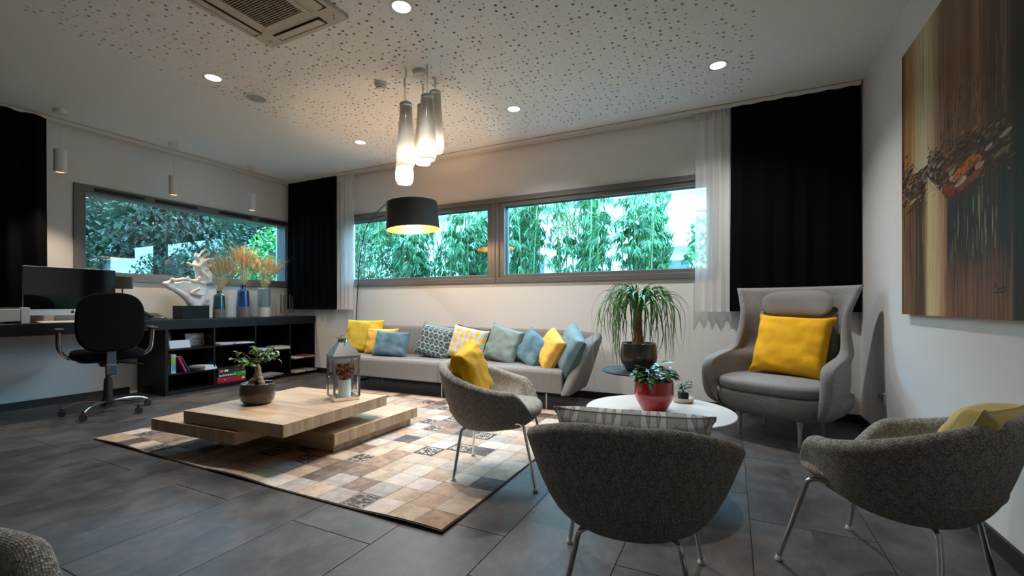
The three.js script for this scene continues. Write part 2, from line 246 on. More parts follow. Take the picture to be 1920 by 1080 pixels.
{
  const can = lathe([[0.044, 0], [0.046, 0.002], [0.046, 0.203], [0.044, 0.206], [0, 0.206]], 32), inner = lathe([[0.044, 0], [0.041, 0.005], [0.036, 0.012], [0, 0.012]], 32), rosette = lathe([[0, -0.042], [0.043, -0.042], [0.045, -0.040], [0.045, 0]], 28);
  const inMat = M([0.85, 0.62, 0.30], 0.3, { metalness: 0.7 }), lamp = at(cyl(0.030, 0.030, 0.004, 20), 0, 0.008, 0), lm = M([1, 0.8, 0.5], 0.4, { emissive: new THREE.Color(1, 0.62, 0.25), emissiveIntensity: 1.6 });
  for (const [x, z, label] of [[-5.43, -1.831, 'white cylinder pendant hanging beside the black curtain over the computer'], [-5.44, -2.751, 'white cylinder pendant hanging in front of the middle of the desk window'], [-5.438, -3.629, 'white cylinder pendant nearest the corner over the vases']]) {
    const t = thing('cylinder_pendant', label, 'pendant lamp', [x, 2.137, z], 0, 'white cylinder pendants over the desk');
    mesh('can', can, whiteP, t); mesh('reflector', inner, inMat, t); mesh('bulb', lamp, lm, t); mesh('rosette', rosette, whiteP, t).position.y = H - 2.137; mesh('cord', rod([0, 0.2, 0], [0, H - 2.137 - 0.03, 0], 0.0025, 6), whiteP, t);
    spot(t, 0, 0.003, 0, LAMP.cylinder, R(40), 0.45, new THREE.Color(1, 0.78, 0.52), 1.2);
  }
}
{ // arc floor lamp
  const t = thing('arc_floor_lamp', 'black arc floor lamp with a drum shade lined in gold', 'floor lamp', [-4.29, 0, -4.255]);
  const o = (x, y, z) => [x + 4.29, y, z + 4.255], pts = [o(-4.29, 0.03, -4.255), o(-4.299, 0.75, -4.255), o(-4.271, 1.16, -4.255), o(-4.206, 1.562, -4.235), o(-4.054, 1.878, -4.17), o(-3.787, 2.032, -4.06), o(-3.485, 2.101, -3.93), o(-3.269, 2.094, -3.83), o(-3.054, 2.025, -3.72), o(-2.875, 1.965, -3.61)];
  mesh('base', lathe([[0, 0.028], [0.138, 0.028], [0.15, 0.02], [0.152, 0], [0, 0]], 48), black, t);
  mesh('pole', tube(pts, 0.0055, 80, 8), M([0.02, 0.02, 0.02], 0.35, { metalness: 0.6 }), t);
  mesh('joint', merge([at(cyl(0.009, 0.009, 0.05, 12), 0.018, 1.17, 0), at(cyl(0.010, 0.010, 0.06, 12), 0, 0.06, 0)]), black, t);
  const s = new THREE.Group(); s.name = 'shade'; s.position.set(...o(-2.868, 1.70, -3.60)); s.rotation.set(0.02, 0, 0.055); t.add(s);
  mesh('outer_cover', lathe([[0.262, 0], [0.250, 0.27], [0.248, 0.27]], 64), M([0.014, 0.014, 0.015], 0.85, { side: THREE.DoubleSide }), s);
  mesh('gold_lining', lathe([[0.260, 0.001], [0.247, 0.269]], 64), M([0.95, 0.55, 0.16], 0.42, { metalness: 0.75, side: THREE.DoubleSide }), s);
  mesh('spider', merge([rod([-0.248, 0.258, 0], [0.248, 0.258, 0], 0.003), rod([0, 0.258, -0.248], [0, 0.258, 0.248], 0.003), at(cyl(0.02, 0.02, 0.12, 16), 0, 0.23, 0)]), black, s);
  mesh('bulb', at(new THREE.SphereGeometry(0.042, 20, 16), 0, 0.055, 0), M([1, 1, 1], 0.4, { emissive: new THREE.Color(1, 0.74, 0.42), emissiveIntensity: 9 }), s);
  mesh('socket', at(cyl(0.02, 0.018, 0.10, 14), 0, 0.14, 0), black, s);
  const l = new THREE.PointLight(new THREE.Color(1, 0.72, 0.42), LAMP.arc); l.position.set(0, 0.055, 0); l.castShadow = true; l.shadow.radius = 2; s.add(l);
}
// ---------------------------------------------------------------- ceiling fittings
{
  const t = thing('air_conditioner', 'square beige ceiling cassette air conditioner with a slatted grille', 'air conditioner', [-2.435, H, -1.655]);
  const m = M([0.56, 0.51, 0.43], 0.5), m2 = M([0.47, 0.425, 0.35], 0.5), dk = M([0.045, 0.038, 0.03], 0.8), S = 0.35;
  mesh('panel', merge([span(-S, S, -0.028, 0, -S, -0.20, 0.006), span(-S, S, -0.028, 0, 0.20, S, 0.006), span(-S, -0.20, -0.028, 0, -0.2, 0.2), span(0.20, S, -0.028, 0, -0.2, 0.2)]), m, t);
  mesh('duct', span(-0.2, 0.2, -0.004, 0, -0.2, 0.2), dk, t);
  const gr = mesh('grille_frame', merge([span(-0.205, 0.205, -0.033, -0.02, -0.205, -0.168, 0.004), span(-0.205, 0.205, -0.033, -0.02, 0.168, 0.205, 0.004), span(-0.205, -0.168, -0.033, -0.02, -0.17, 0.17), span(0.168, 0.205, -0.033, -0.02, -0.17, 0.17)]), m, t);
  const slat = at(span(-0.17, 0.17, -0.006, 0.006, -0.0022, 0.0022), 0, -0.024, 0);
  for (let k = 0; k < 22; k++) { const s = mesh('slat', slat, m2, gr); s.position.z = -0.16 + k * 0.0152; s.rotation.x = 0; }
  mesh('grille_bars', merge([-0.085, 0, 0.085].map((x) => span(x - 0.002, x + 0.002, -0.026, -0.016, -0.17, 0.17))), m2, gr);
  for (let k = 0; k < 4; k++) {
    const f = new THREE.Group(); f.name = 'air_outlet'; f.rotation.y = k * Math.PI / 2; t.add(f);
    mesh('recess', span(-0.21, 0.21, -0.0295, -0.02, -0.318, -0.248), dk, f);
    mesh('louvre', at(span(-0.195, 0.195, -0.003, 0.003, -0.028, 0.028, 0.002), 0, -0.034, -0.281, 0.16), m, f);
  }
  mesh('sensor', merge([at(cyl(0.012, 0.012, 0.004, 16), -0.29, -0.03, -0.29), at(cyl(0.005, 0.005, 0.004, 10), 0.28, -0.03, -0.30), at(cyl(0.005, 0.005, 0.004, 10), 0.30, -0.03, -0.28)]), m2, t);
}
{
  const t = thing('ceiling_loudspeaker', 'round flush ceiling loudspeaker with a grey grille', 'loudspeaker', [-3.625, H, -2.457]);
  mesh('rim', lathe([[0.072, -0.004], [0.076, -0.009], [0.092, -0.007], [0.094, 0]], 40), whiteP, t); mesh('grille', at(cyl(0.073, 0.073, 0.004, 36), 0, -0.004, 0), M([0.36, 0.38, 0.38], 0.7), t);
  const s = thing('smoke_detector', 'white ribbed smoke detector on the ceiling', 'smoke detector', [-2.5, H, -2.733]);
  mesh('housing', lathe([[0, -0.048], [0.02, -0.048], [0.024, -0.042], [0.03, -0.040], [0.044, -0.018], [0.05, -0.016], [0.052, 0]], 36), whiteP, s);
  for (let k = 0; k < 3; k++) mesh('slot', at(new THREE.TorusGeometry(0.029 + k * 0.006, 0.0016, 6, 32), 0, -0.040 + k * 0.0085, 0, Math.PI / 2), black, s);
}

// ---------------------------------------------------------------- patchwork rug
const rug = thing('patchwork_rug', 'patchwork cowhide rug of cream, tan and brown squares', 'rug', [-2.555, 0, -2.645]);
{
  const kinds = [];
  const hide = (a, b, s, print) => dtex(128, 128, (u, v) => {
    const n = fbm(u * 4, v * 4, 4, 4, s, 4), f = fbm(u * 30, v * 24, 30, 24, s + 3, 3), t = cl(0.5 + (n - 0.5) * 2.0 + (f - 0.5) * 0.7);
    let c = a.map((q, k) => mix(q, b[k], t));
    if (print) { const q = fbm(u * 7, v * 11, 7, 11, s + 9, 3), m = ss(0.47, 0.53, print === 1 ? Math.abs(q - 0.5) * 4 : q + 0.05) * ss(0.02, 0.12, Math.min(u, 1 - u, v, 1 - v)); const d = print === 1 ? [0.20, 0.16, 0.14] : [0.26, 0.22, 0.20]; c = c.map((x, k) => mix(d[k], x, print === 1 ? m : 1 - m)); }
    return c;
  }, 0.1475, 0.1475);
  const add = (a, b, s, w, print) => kinds.push([M([0.84, 0.79, 0.76], 0.72, { map: hide(a, b, s, print) }), w]);
  add([0.74, 0.66, 0.58], [0.84, 0.77, 0.69], 1, 16); add([0.70, 0.61, 0.52], [0.80, 0.72, 0.63], 2, 15); add([0.68, 0.56, 0.45], [0.77, 0.67, 0.57], 3, 12);
  add([0.78, 0.73, 0.68], [0.87, 0.82, 0.77], 4, 12); add([0.55, 0.44, 0.35], [0.70, 0.59, 0.49], 5, 9); add([0.50, 0.40, 0.33], [0.62, 0.53, 0.46], 6, 8);
  add([0.38, 0.31, 0.27], [0.52, 0.45, 0.40], 7, 7); add([0.29, 0.24, 0.22], [0.42, 0.37, 0.34], 8, 6); add([0.62, 0.58, 0.56], [0.74, 0.70, 0.67], 9, 8);
  add([0.76, 0.70, 0.62], [0.84, 0.78, 0.70], 10, 4, 1); add([0.66, 0.58, 0.50], [0.76, 0.68, 0.60], 11, 4, 2); add([0.50, 0.44, 0.41], [0.66, 0.60, 0.56], 12, 4, 2);
  const total = kinds.reduce((a, k) => a + k[1], 0), P = 0.1475, r = rng(77), nx = 20, nz = 15;
  const wave = (x, z) => 0.006 * fbm(x * 1.7 + 20, z * 1.7 + 20, 256, 256, 5, 2) + 0.010 * Math.max(0, Math.sin(x * 5.2 + 1)) * ss(0.85, 1.1, z);
  mesh('backing', grid(60, 45, (u, v) => { const x = (u - 0.5) * (nx * P + 0.014), z = (v - 0.5) * (nz * P + 0.014); return [x, 0.003 + wave(x, -z) * 0.9, -z]; }), M([0.03, 0.022, 0.017], 0.9), rug);
  mesh('felt_edge', merge([[-1, 0], [1, 0], [0, -1], [0, 1]].map(([a, b]) => a ? span(a * nx * P / 2 + 0.004 * a - 0.004, a * nx * P / 2 + 0.004 * a + 0.003, 0, 0.006, -nz * P / 2, nz * P / 2) : span(-nx * P / 2, nx * P / 2, 0, 0.006, b * nz * P / 2 + 0.004 * b - 0.004, b * nz * P / 2 + 0.004 * b + 0.003))), M([0.03, 0.022, 0.017], 0.9), rug);
  for (let i = 0; i < nx; i++) for (let j = 0; j < nz; j++) {
    let q = r() * total, k = 0; while ((q -= kinds[k][1]) > 0) k++;
    const x0 = (i - nx / 2) * P, z0 = (j - nz / 2) * P, s = Math.floor(r() * 4), e = 0.0012, lift = 0.0035 + r() * 0.0012;
    const top = grid(3, 3, (u, v) => { const x = x0 + e + (P - 2 * e) * u, z = z0 + e + (P - 2 * e) * (1 - v), d = Math.min(u, 1 - u, v, 1 - v) < 0.01 ? -0.0016 : 0; const [a, b] = [[u, v], [v, 1 - u], [1 - u, 1 - v], [1 - v, u]][s]; return [x, wave(x, z) + lift + 0.0022 + d, z, a * P, b * P]; });
    mesh('patch', top, kinds[k][0], rug);
  }
}
const RUG = 0.012;

// ---------------------------------------------------------------- oak coffee table
const oakTex = (s) => dtex(512, 512, (u, v) => { const w = 0.03 * fbm(u * 2, v * 3, 2, 3, s, 2), a = fbm(u * 2, (v + w) * 22, 2, 22, s + 2, 4), b = fbm(u * 8, (v + w) * 110, 8, 110, s + 5, 3), t = cl(0.5 + (a - 0.5) * 1.5 + (b - 0.5) * 0.7); return [mix(0.60, 0.76, t), mix(0.485, 0.635, t), mix(0.365, 0.50, t)]; }, 0.9, 0.9);
{
  const oak = M([1, 1, 1], 0.48, { map: oakTex(31) });
  const slab = (w, h, d, turned) => { const g = triUV(new RoundedBoxGeometry(w, h, d, 1, 0.0015)), p = g.attributes.position, uv = g.attributes.uv; for (let i = 0; i < p.count; i += 3) { const n = V().fromBufferAttribute(p, i + 1).sub(V().fromBufferAttribute(p, i)).cross(V().fromBufferAttribute(p, i + 2).sub(V().fromBufferAttribute(p, i))); const end = Math.abs(turned ? n.z : n.x) > Math.max(Math.abs(n.y), Math.abs(turned ? n.x : n.z)); for (let k = i; k < i + 3; k++) { const x = p.getX(k), y = p.getY(k), z = p.getZ(k); const [a, b] = turned ? [z, x] : [x, z]; uv.setXY(k, end ? y : a, end ? b : Math.abs(n.y) > 1e-9 && Math.abs(n.y) > Math.abs(turned ? n.x : n.z) ? b : y + 0.3); } } return g; };
  const t = thing('coffee_table', 'stepped oak coffee table of three offset square slabs', 'coffee table', [-2.62, RUG, -2.1]);
  const put = (n, g, x, y, z, ry = 0) => { const m = mesh(n, g, oak, t); m.position.set(x + 2.62, y - RUG, z + 2.1); m.rotation.y = ry; };
  put('plinth', slab(0.76, 0.055, 0.76), -2.645, 0.0405, -2.43);
  put('bottom_slab', slab(0.82, 0.072, 0.82), -2.632, 0.104, -2.428);
  put('middle_slab', slab(0.80, 0.072, 0.80, true), -2.975, 0.180, -1.985, R(3));
  put('top_slab', slab(0.86, 0.072, 0.87), -2.65, 0.256, -2.056, R(3));
  put('pivot', at(cyl(0.09, 0.09, 0.012, 28), 0, 0, 0), -2.72, 0.142, -2.15); put('pivot', at(cyl(0.09, 0.09, 0.012, 28), 0, 0, 0), -2.72, 0.218, -2.06);
}
const TT = 0.293;

// ---------------------------------------------------------------- fabrics
const tweed = (lo, hi, s, n = 16, spread = 1) => dtex(256, 256, (u, v) => { const i = Math.floor(u * n), j = Math.floor(v * n), fu = u * n - i, fv = v * n - j, over = (i + j) % 2, bump = Math.sin(Math.PI * (over ? fu : fv)) * 0.5 + 0.5 * Math.sin(Math.PI * (over ? fv : fu)) ** 0.5; const t = cl(0.15 + 0.55 * bump * (0.55 + 0.45 * over) + spread * 0.55 * (hash(i, j, s) - 0.5) + 0.2 * (hash(u * 256 | 0, v * 256 | 0, s) - 0.5)); return lo.map((q, k) => mix(q, hi[k], t)); }, n * 0.0042, n * 0.0042);
const tweedBump = dtex(128, 128, gray((u, v) => { const n = 8, i = Math.floor(u * n), j = Math.floor(v * n), fu = u * n - i, fv = v * n - j; return Math.sin(Math.PI * fu) * Math.sin(Math.PI * fv) * ((i + j) % 2 ? 1 : 0.6); }), 8 * 0.0042, 8 * 0.0042, false);
const tubFabric = M([1, 1, 1], 0.95, { map: tweed([0.38, 0.365, 0.345], [0.86, 0.83, 0.79], 3), bumpMap: tweedBump, bumpScale: 0.0012, side: THREE.DoubleSide });
const sofaFabric = M([1, 1, 1], 0.95, { map: tweed([0.41, 0.40, 0.392], [0.645, 0.63, 0.62], 8, 16, 0.7), bumpMap: weave, bumpScale: 0.0006, side: THREE.DoubleSide });
const wingFabric = M([1, 1, 1], 0.95, { map: tweed([0.43, 0.42, 0.415], [0.66, 0.645, 0.63], 12, 16, 0.7), bumpMap: weave, bumpScale: 0.0006, side: THREE.DoubleSide });
const wingPad = M([1, 1, 1], 0.95, { map: tweed([0.47, 0.455, 0.45], [0.60, 0.58, 0.575], 14, 32, 0.4), bumpMap: weave, bumpScale: 0.0004, side: THREE.DoubleSide });
const cotton = (c, s, k = 0.12) => M([1, 1, 1], 0.92, { map: dtex(128, 128, (u, v) => { const n = fbm(u * 5, v * 5, 5, 5, s, 3), t = 0.06 * (hash(u * 128 | 0, v * 128 | 0, s) - 0.5) + 0.05 * Math.sin(v * 80 * Math.PI) * (hash(0, v * 40 | 0, s) - 0.3); return c.map((q) => q * (1 + k * (n - 0.5)) + t * 0.7); }, 0.18, 0.18), bumpMap: weave, bumpScale: 0.0004, side: THREE.DoubleSide });

// ---------------------------------------------------------------- tub armchairs
const tubProto = (() => {
  const N = 96, ang = (i) => i / N * 2 * Math.PI - Math.PI;
  const rad = (f) => { const s = Math.sin(f), c = Math.cos(f), a = 0.33, b = c > 0 ? 0.295 : 0.28, n = 2.15; return (Math.abs(s / a) ** n + Math.abs(c / b) ** n) ** (-1 / n); };
  const rim = (f) => { const a = Math.abs(f); return 0.368 + 0.125 * ss(0.42, 1.0, a) + 0.125 * ss(0.9, 2.8, a); };
  const prof = new THREE.SplineCurve([[0, 0], [0.3, 0.005], [0.52, 0.06], [0.70, 0.22], [0.84, 0.50], [0.94, 0.80], [1, 1]].map((q) => new THREE.Vector2(...q)));
  const yb = 0.252, T = 0.060, oz = -0.03, CZ = -0.08, rings = [];
  const ring = (fr, fy) => Array.from({ length: N }, (_, i) => { const f = ang(i), r = rad(f); const k = fr(f, r), x = Math.sin(f) * k, z = CZ + Math.cos(f) * k + oz * (1 - k / r); return [x, fy(f, r), z]; });
  for (let k = 1; k <= 22; k++) { const q = prof.getPoint(k / 22); rings.push(ring((f, r) => r * q.x - 0.0, (f) => yb + (rim(f) - 0.022 - yb) * q.y)); }
  for (let k = 1; k <= 7; k++) { const a = k / 7 * Math.PI; rings.push(ring((f, r) => r - T / 2 + T / 2 * Math.cos(a), (f) => rim(f) - 0.022 + 0.028 * Math.sin(a))); }
  const seatY = 0.362;
  for (let k = 1; k <= 8; k++) { const t = k / 8; rings.push(ring((f, r) => (r - T) * (1 - 0.24 * ss(0, 1, t) - 0.05 * t), (f) => mix(rim(f) - 0.022, seatY, t ** 0.8))); }
  rings.push(ring((f, r) => r * 0.3, () => seatY));
  const up = rings.map((r) => r.slice().reverse());
  const t = thing('tub_armchair', '', 'armchair');
  mesh('shell', loft(up), tubFabric, t);
  // seat pad fills the bowl and rolls over its open front
  const pad = [], K = 5, out = (s, o) => Array.from({ length: N }, (_, i) => { const f = ang(N - 1 - i), c = Math.cos(f), r = rad(f) * (0.80 + 0.215 * ss(0.35, 0.95, c)) * s - o; return [Math.sin(f) * r, CZ + Math.cos(f) * r]; });
  for (let k = 0; k <= K; k++) { const a = k / K * Math.PI / 2, o = 0.03 * (1 - Math.sin(a)); pad.push(out(1, o).map(([x, z]) => [x, 0.343 + 0.022 * (1 - Math.cos(a)), z])); }
  for (let k = 0; k <= K; k++) { const a = k / K * Math.PI / 2, o = 0.04 * (1 - Math.cos(a)); pad.push(out(1, o).map(([x, z]) => [x, 0.365 + 0.034 * Math.sin(a), z])); }
  for (let k = 1; k < 5; k++) pad.push(out(1 - k / 5, 0.035 * (1 - k / 5)).map(([x, z]) => [x, 0.399 + 0.008 * k / 5, z]));
  mesh('seat_pad', loft(pad), tubFabric, t);
  for (const [sx, fz, fx, z0] of [[1, 0.215, 0.243, 0.10], [-1, 0.215, 0.243, 0.10], [1, -0.235, 0.20, -0.12], [-1, -0.235, 0.20, -0.12]]) {
    const fr = fz > 0, y = fr ? 0.324 : 0.284, a = fr ? [sx * 0.14, 0.300, 0.07] : [sx * 0.06, 0.258, -0.12], b = fr ? [sx * 0.172, y - 0.004, 0.118] : [sx * 0.125, y - 0.016, -0.185], c = fr ? [sx * 0.187, y - 0.012, 0.140] : [sx * 0.142, y - 0.022, -0.203], d = fr ? [sx * 0.194, y - 0.045, 0.150] : [sx * 0.150, y - 0.055, -0.210], e = [sx * fx, 0.012, fz];
    const leg = mesh('leg', tube([a, b, c, d, [(d[0] + e[0]) / 2, (d[1] + e[1]) / 2, (d[2] + e[2]) / 2], e], 0.0085, 44, 10), chrome, t);
    mesh('glide', at(lathe([[0, 0], [0.013, 0], [0.0145, 0.004], [0.011, 0.011], [0.0095, 0.018], [0, 0.018]], 18), e[0], 0, e[2]), M([0.72, 0.71, 0.66], 0.5), leg);
  }
  return t;
})();
tubProto.userData = { label: 'grey tweed tub armchair with chrome legs, standing on the rug edge by the coffee table', category: 'armchair', group: 'grey tub armchairs' };
tubProto.position.set(-1.165, 0.003, -2.27); tubProto.rotation.y = 1.844;
dup(tubProto, 'grey tweed tub armchair seen from behind, in front of the white round table', [-0.305, 0, -1.53], -2.987);
dup(tubProto, 'grey tweed tub armchair beside the wall under the painting', [0.475, 0, -2.0], -2.205);
dup(tubProto, 'grey tweed tub armchair of which only one arm shows in the lower left corner', [-1.10, 0, -0.135], 2.39);
function cushion(name, label, w, h, t, mat, p, yaw, lean, roll, group, seed, wr = 1) {
  const o = thing(name, label, 'cushion', p, 0, group); o.rotation.set(0, 0, 0); o.rotation.order = 'YXZ'; o.rotation.y = yaw; o.rotation.x = lean; o.rotation.z = roll;
  mesh('cover', pillow(w, h, t, seed, wr), mat, o);
  const e = [], N = 40; for (let k = 0; k < N; k++) { const a = k / N * 4, s = Math.floor(a), f = (a - s) * 2 - 1, [u, v] = [[f, -1], [1, f], [-f, 1], [-1, -f]][s]; e.push([w / 2 * u * (1 - 0.075 * (1 - v ** 4) * u * u), h / 2 + h / 2 * v * (1 - 0.075 * (1 - u ** 4) * v * v), 0]); }
  mesh('piping', tube(e, 0.0022, 120, 5, true), mat, o);
  return o;
}
const mustard = cotton([0.93, 0.69, 0.07], 4, 0.10);
{
  const c = cushion('scatter_cushion', 'bright yellow cushion propped in the tub chair on the rug edge', 0.37, 0.33, 0.13, mustard, [-1.272, 0.405, -2.205], 1.80, R(-17), R(9), null, 5);
  const lotus = ctex(512, 256, (g, w, h) => { g.fillStyle = '#b9b6b4'; g.fillRect(0, 0, w, h); for (let r = -1; r < 3; r++) for (let q = -1; q < 5; q++) { const x = q * 128 + (r % 2 ? 64 : 0), y = r * 100 + 110; for (let k = -3; k <= 3; k++) { g.save(); g.translate(x, y); g.rotate(k * 0.42); g.fillStyle = k % 2 ? '#e4e1df' : '#d2cfcd'; g.beginPath(); g.moveTo(0, 0); g.quadraticCurveTo(26, -44, 0, -92); g.quadraticCurveTo(-26, -44, 0, 0); g.fill(); g.strokeStyle = '#93908f'; g.lineWidth = 3; g.stroke(); g.restore(); } } }, 0.5, 0.25);
  cushion('scatter_cushion', 'grey cushion with a lotus print in the tub chair seen from behind', 0.46, 0.24, 0.13, M([1, 1, 1], 0.9, { map: lotus, side: THREE.DoubleSide }), [-0.275, 0.408, -1.40], -2.987, R(-18), R(0), null, 9, 0.4);
  const melange = M([1, 1, 1], 0.95, { map: dtex(256, 256, (u, v) => { const t = fbm(u * 90, v * 28, 90, 28, 3, 2), q = ss(0.40, 0.60, t); return [mix(0.84, 0.95, q), mix(0.80, 0.80, q), mix(0.62, 0.40, q)]; }, 0.2, 0.2), side: THREE.DoubleSide });
  cushion('scatter_cushion', 'mottled yellow cushion in the tub chair below the painting', 0.38, 0.27, 0.13, melange, [0.622, 0.405, -1.882], -2.205, R(-26), R(4), null, 12);
}
// ---------------------------------------------------------------- wing armchair
{
  const t = thing('wing_armchair', 'wide light grey wing armchair with headrest in the corner', 'armchair', [0.32, 0, -3.78], -0.467);
  const lerpK = (keys, y) => { let k = 0; while (k < keys.length - 2 && y > keys[k + 1][0]) k++; const A = keys[Math.max(0, k - 1)], B = keys[k], C = keys[k + 1], D = keys[Math.min(keys.length - 1, k + 2)], h = C[0] - B[0], t = cl((y - B[0]) / h); return B.slice(1).map((_, i) => { const p = B[i + 1], q = C[i + 1], m0 = (C[i + 1] - A[i + 1]) / (C[0] - A[0]) * h, m1 = (D[i + 1] - B[i + 1]) / (D[0] - B[0]) * h, t2 = t * t, t3 = t2 * t; return (2 * t3 - 3 * t2 + 1) * p + (t3 - 2 * t2 + t) * m0 + (3 * t2 - 2 * t3) * q + (t3 - t2) * m1; }); };
  // height: half width, back z, front edge z, edge thickness
  const keys = [[0.20, 0.33, -0.29, 0.225, 0.02], [0.25, 0.385, -0.335, 0.28, 0.055], [0.33, 0.415, -0.35, 0.305, 0.07], [0.44, 0.428, -0.36, 0.305, 0.078], [0.52, 0.425, -0.365, 0.285, 0.078], [0.555, 0.420, -0.368, 0.235, 0.076], [0.580, 0.413, -0.37, 0.12, 0.070], [0.600, 0.405, -0.373, 0.0, 0.062], [0.64, 0.392, -0.378, -0.085, 0.054], [0.76, 0.372, -0.39, -0.14, 0.046], [0.90, 0.372, -0.40, -0.18, 0.044], [1.02, 0.392, -0.415, -0.225, 0.040], [1.07, 0.405, -0.42, -0.24, 0.034], [1.088, 0.409, -0.42, -0.245, 0.008]];
  const rings = [], NR = 150, NS = 44;
  for (let j = 0; j <= NR; j++) {
    const y = mix(0.20, 1.088, j / NR), [w, zb, zf, th] = lerpK(keys, y), flare = 0.02 * ss(0.85, 1.08, y);
    const path = (o) => Array.from({ length: NS + 1 }, (_, i) => { const s = i / NS * 2 - 1, a = Math.abs(s), W = w - o, D = zf - zb - o, q = Math.min(1, a * 1.0); // U from left front round the back
      const th2 = s * Math.PI / 2, n = mix(3.2, 2.3, ss(0.55, 0.9, y)), c = Math.cos(th2), sn = Math.sin(th2); const x = W * Math.sign(sn) * Math.abs(sn) ** (2 / n) + Math.sign(s) * flare * ss(0.6, 1, a), z = zb + o + D * (1 - Math.abs(c) ** (2 / n)); return [x, z + flare * 0.3 * ss(0.7, 1, a)]; });
    const outer = path(0), inner = path(th), ring = [];
    outer.forEach(([x, z]) => ring.push([x, y, z]));
    const eR = outer[NS], iR = inner[NS], eL = outer[0], iL = inner[0];
    for (let k = 1; k < 6; k++) { const a = k / 6 * Math.PI, cx = (eR[0] + iR[0]) / 2, r = (eR[0] - iR[0]) / 2; ring.push([cx + r * Math.cos(a), y, eR[1] + r * 0.9 * Math.sin(a)]); }
    inner.slice().reverse().forEach(([x, z]) => ring.push([x, y, z]));
    for (let k = 1; k < 6; k++) { const a = k / 6 * Math.PI, cx = (eL[0] + iL[0]) / 2, r = (iL[0] - eL[0]) / 2; ring.push([cx + r * Math.cos(a), y, eL[1] + r * 0.9 * Math.sin(a)]); }
    rings.push(ring.reverse());
  }
  mesh('shell', loft(rings, false), wingFabric, t);
  const tub = []; for (let k = 0; k <= 10; k++) { const a = k / 10 * Math.PI / 2; tub.push(superE(0.41 * (0.72 + 0.28 * Math.sin(a)), 0.345 * (0.70 + 0.30 * Math.sin(a)), 3.2, 64).map(([x, z]) => [x, 0.17 + 0.14 * (1 - Math.cos(a)), -z - 0.015])); }
  tub.push(superE(0.405, 0.34, 3.2, 64).map(([x, z]) => [x, 0.33, -z - 0.015])); tub.push(superE(0.37, 0.31, 3.2, 64).map(([x, z]) => [x, 0.343, -z - 0.015]));
  mesh('seat_shell', loft(tub), wingFabric, t);
  mesh('seat_cushion', at(softSlab(0.362, 0.315, 0.335, 0.42, 0.035, 3.4, 0.012), 0, 0, 0.03), wingPad, t);
  const lining = grid(26, 22, (u, v) => { const s = u * 2 - 1, y = mix(0.42, 0.90, v), e = Math.sqrt(Math.max(0, (1 - Math.abs(s) ** 6) * (1 - Math.abs(v * 2 - 1) ** 8))), x = s * 0.27, z = -0.33 - 0.035 * v + 0.075 * s * s + 0.05 * e; return [x, y, z, x, y]; });
  mesh('back_cushion', lining, wingPad, t);
  const hr = grid(26, 16, (u, v) => { const a = u * 2 - 1, b = v * 2 - 1, e = Math.sqrt(Math.max(0, (1 - Math.abs(a) ** 3.5) * (1 - Math.abs(b) ** 3))), k = (1 - 0.10 * Math.abs(b) ** 4), x = a * 0.245 * (1 - 0.18 * Math.abs(b) ** 3), y = 0.955 + b * 0.105 * (1 - 0.25 * Math.abs(a) ** 4), z = -0.335 + 0.07 * a * a - 0.02 * b + 0.055 * e; return [x, y, z * k + z * (1 - k), x, y]; });
  mesh('headrest', hr, wingPad, t);
  const lp = [[0.030, 0.20], [0.030, 0.19], [0.018, 0.15], [0.0135, 0.10], [0.011, 0.0], [0, 0]];
  for (const [x, z] of [[0.20, 0.20], [-0.20, 0.20], [0.20, -0.21], [-0.20, -0.21]]) { const l = mesh('leg', lathe(lp.slice().reverse(), 20), M([0.55, 0.54, 0.53], 0.35, { metalness: 0.6 }), t); l.position.set(x, 0, z); }
  const n = [Math.sin(-0.467), Math.cos(-0.467)];
  cushion('large_cushion', 'large creased bright yellow cushion on the wing armchair', 0.52, 0.47, 0.17, mustard, [0.325 + n[0] * -0.06, 0.425, -3.785 + n[1] * -0.06], -0.467, R(-20), R(-2), null, 21, 1.3);
}
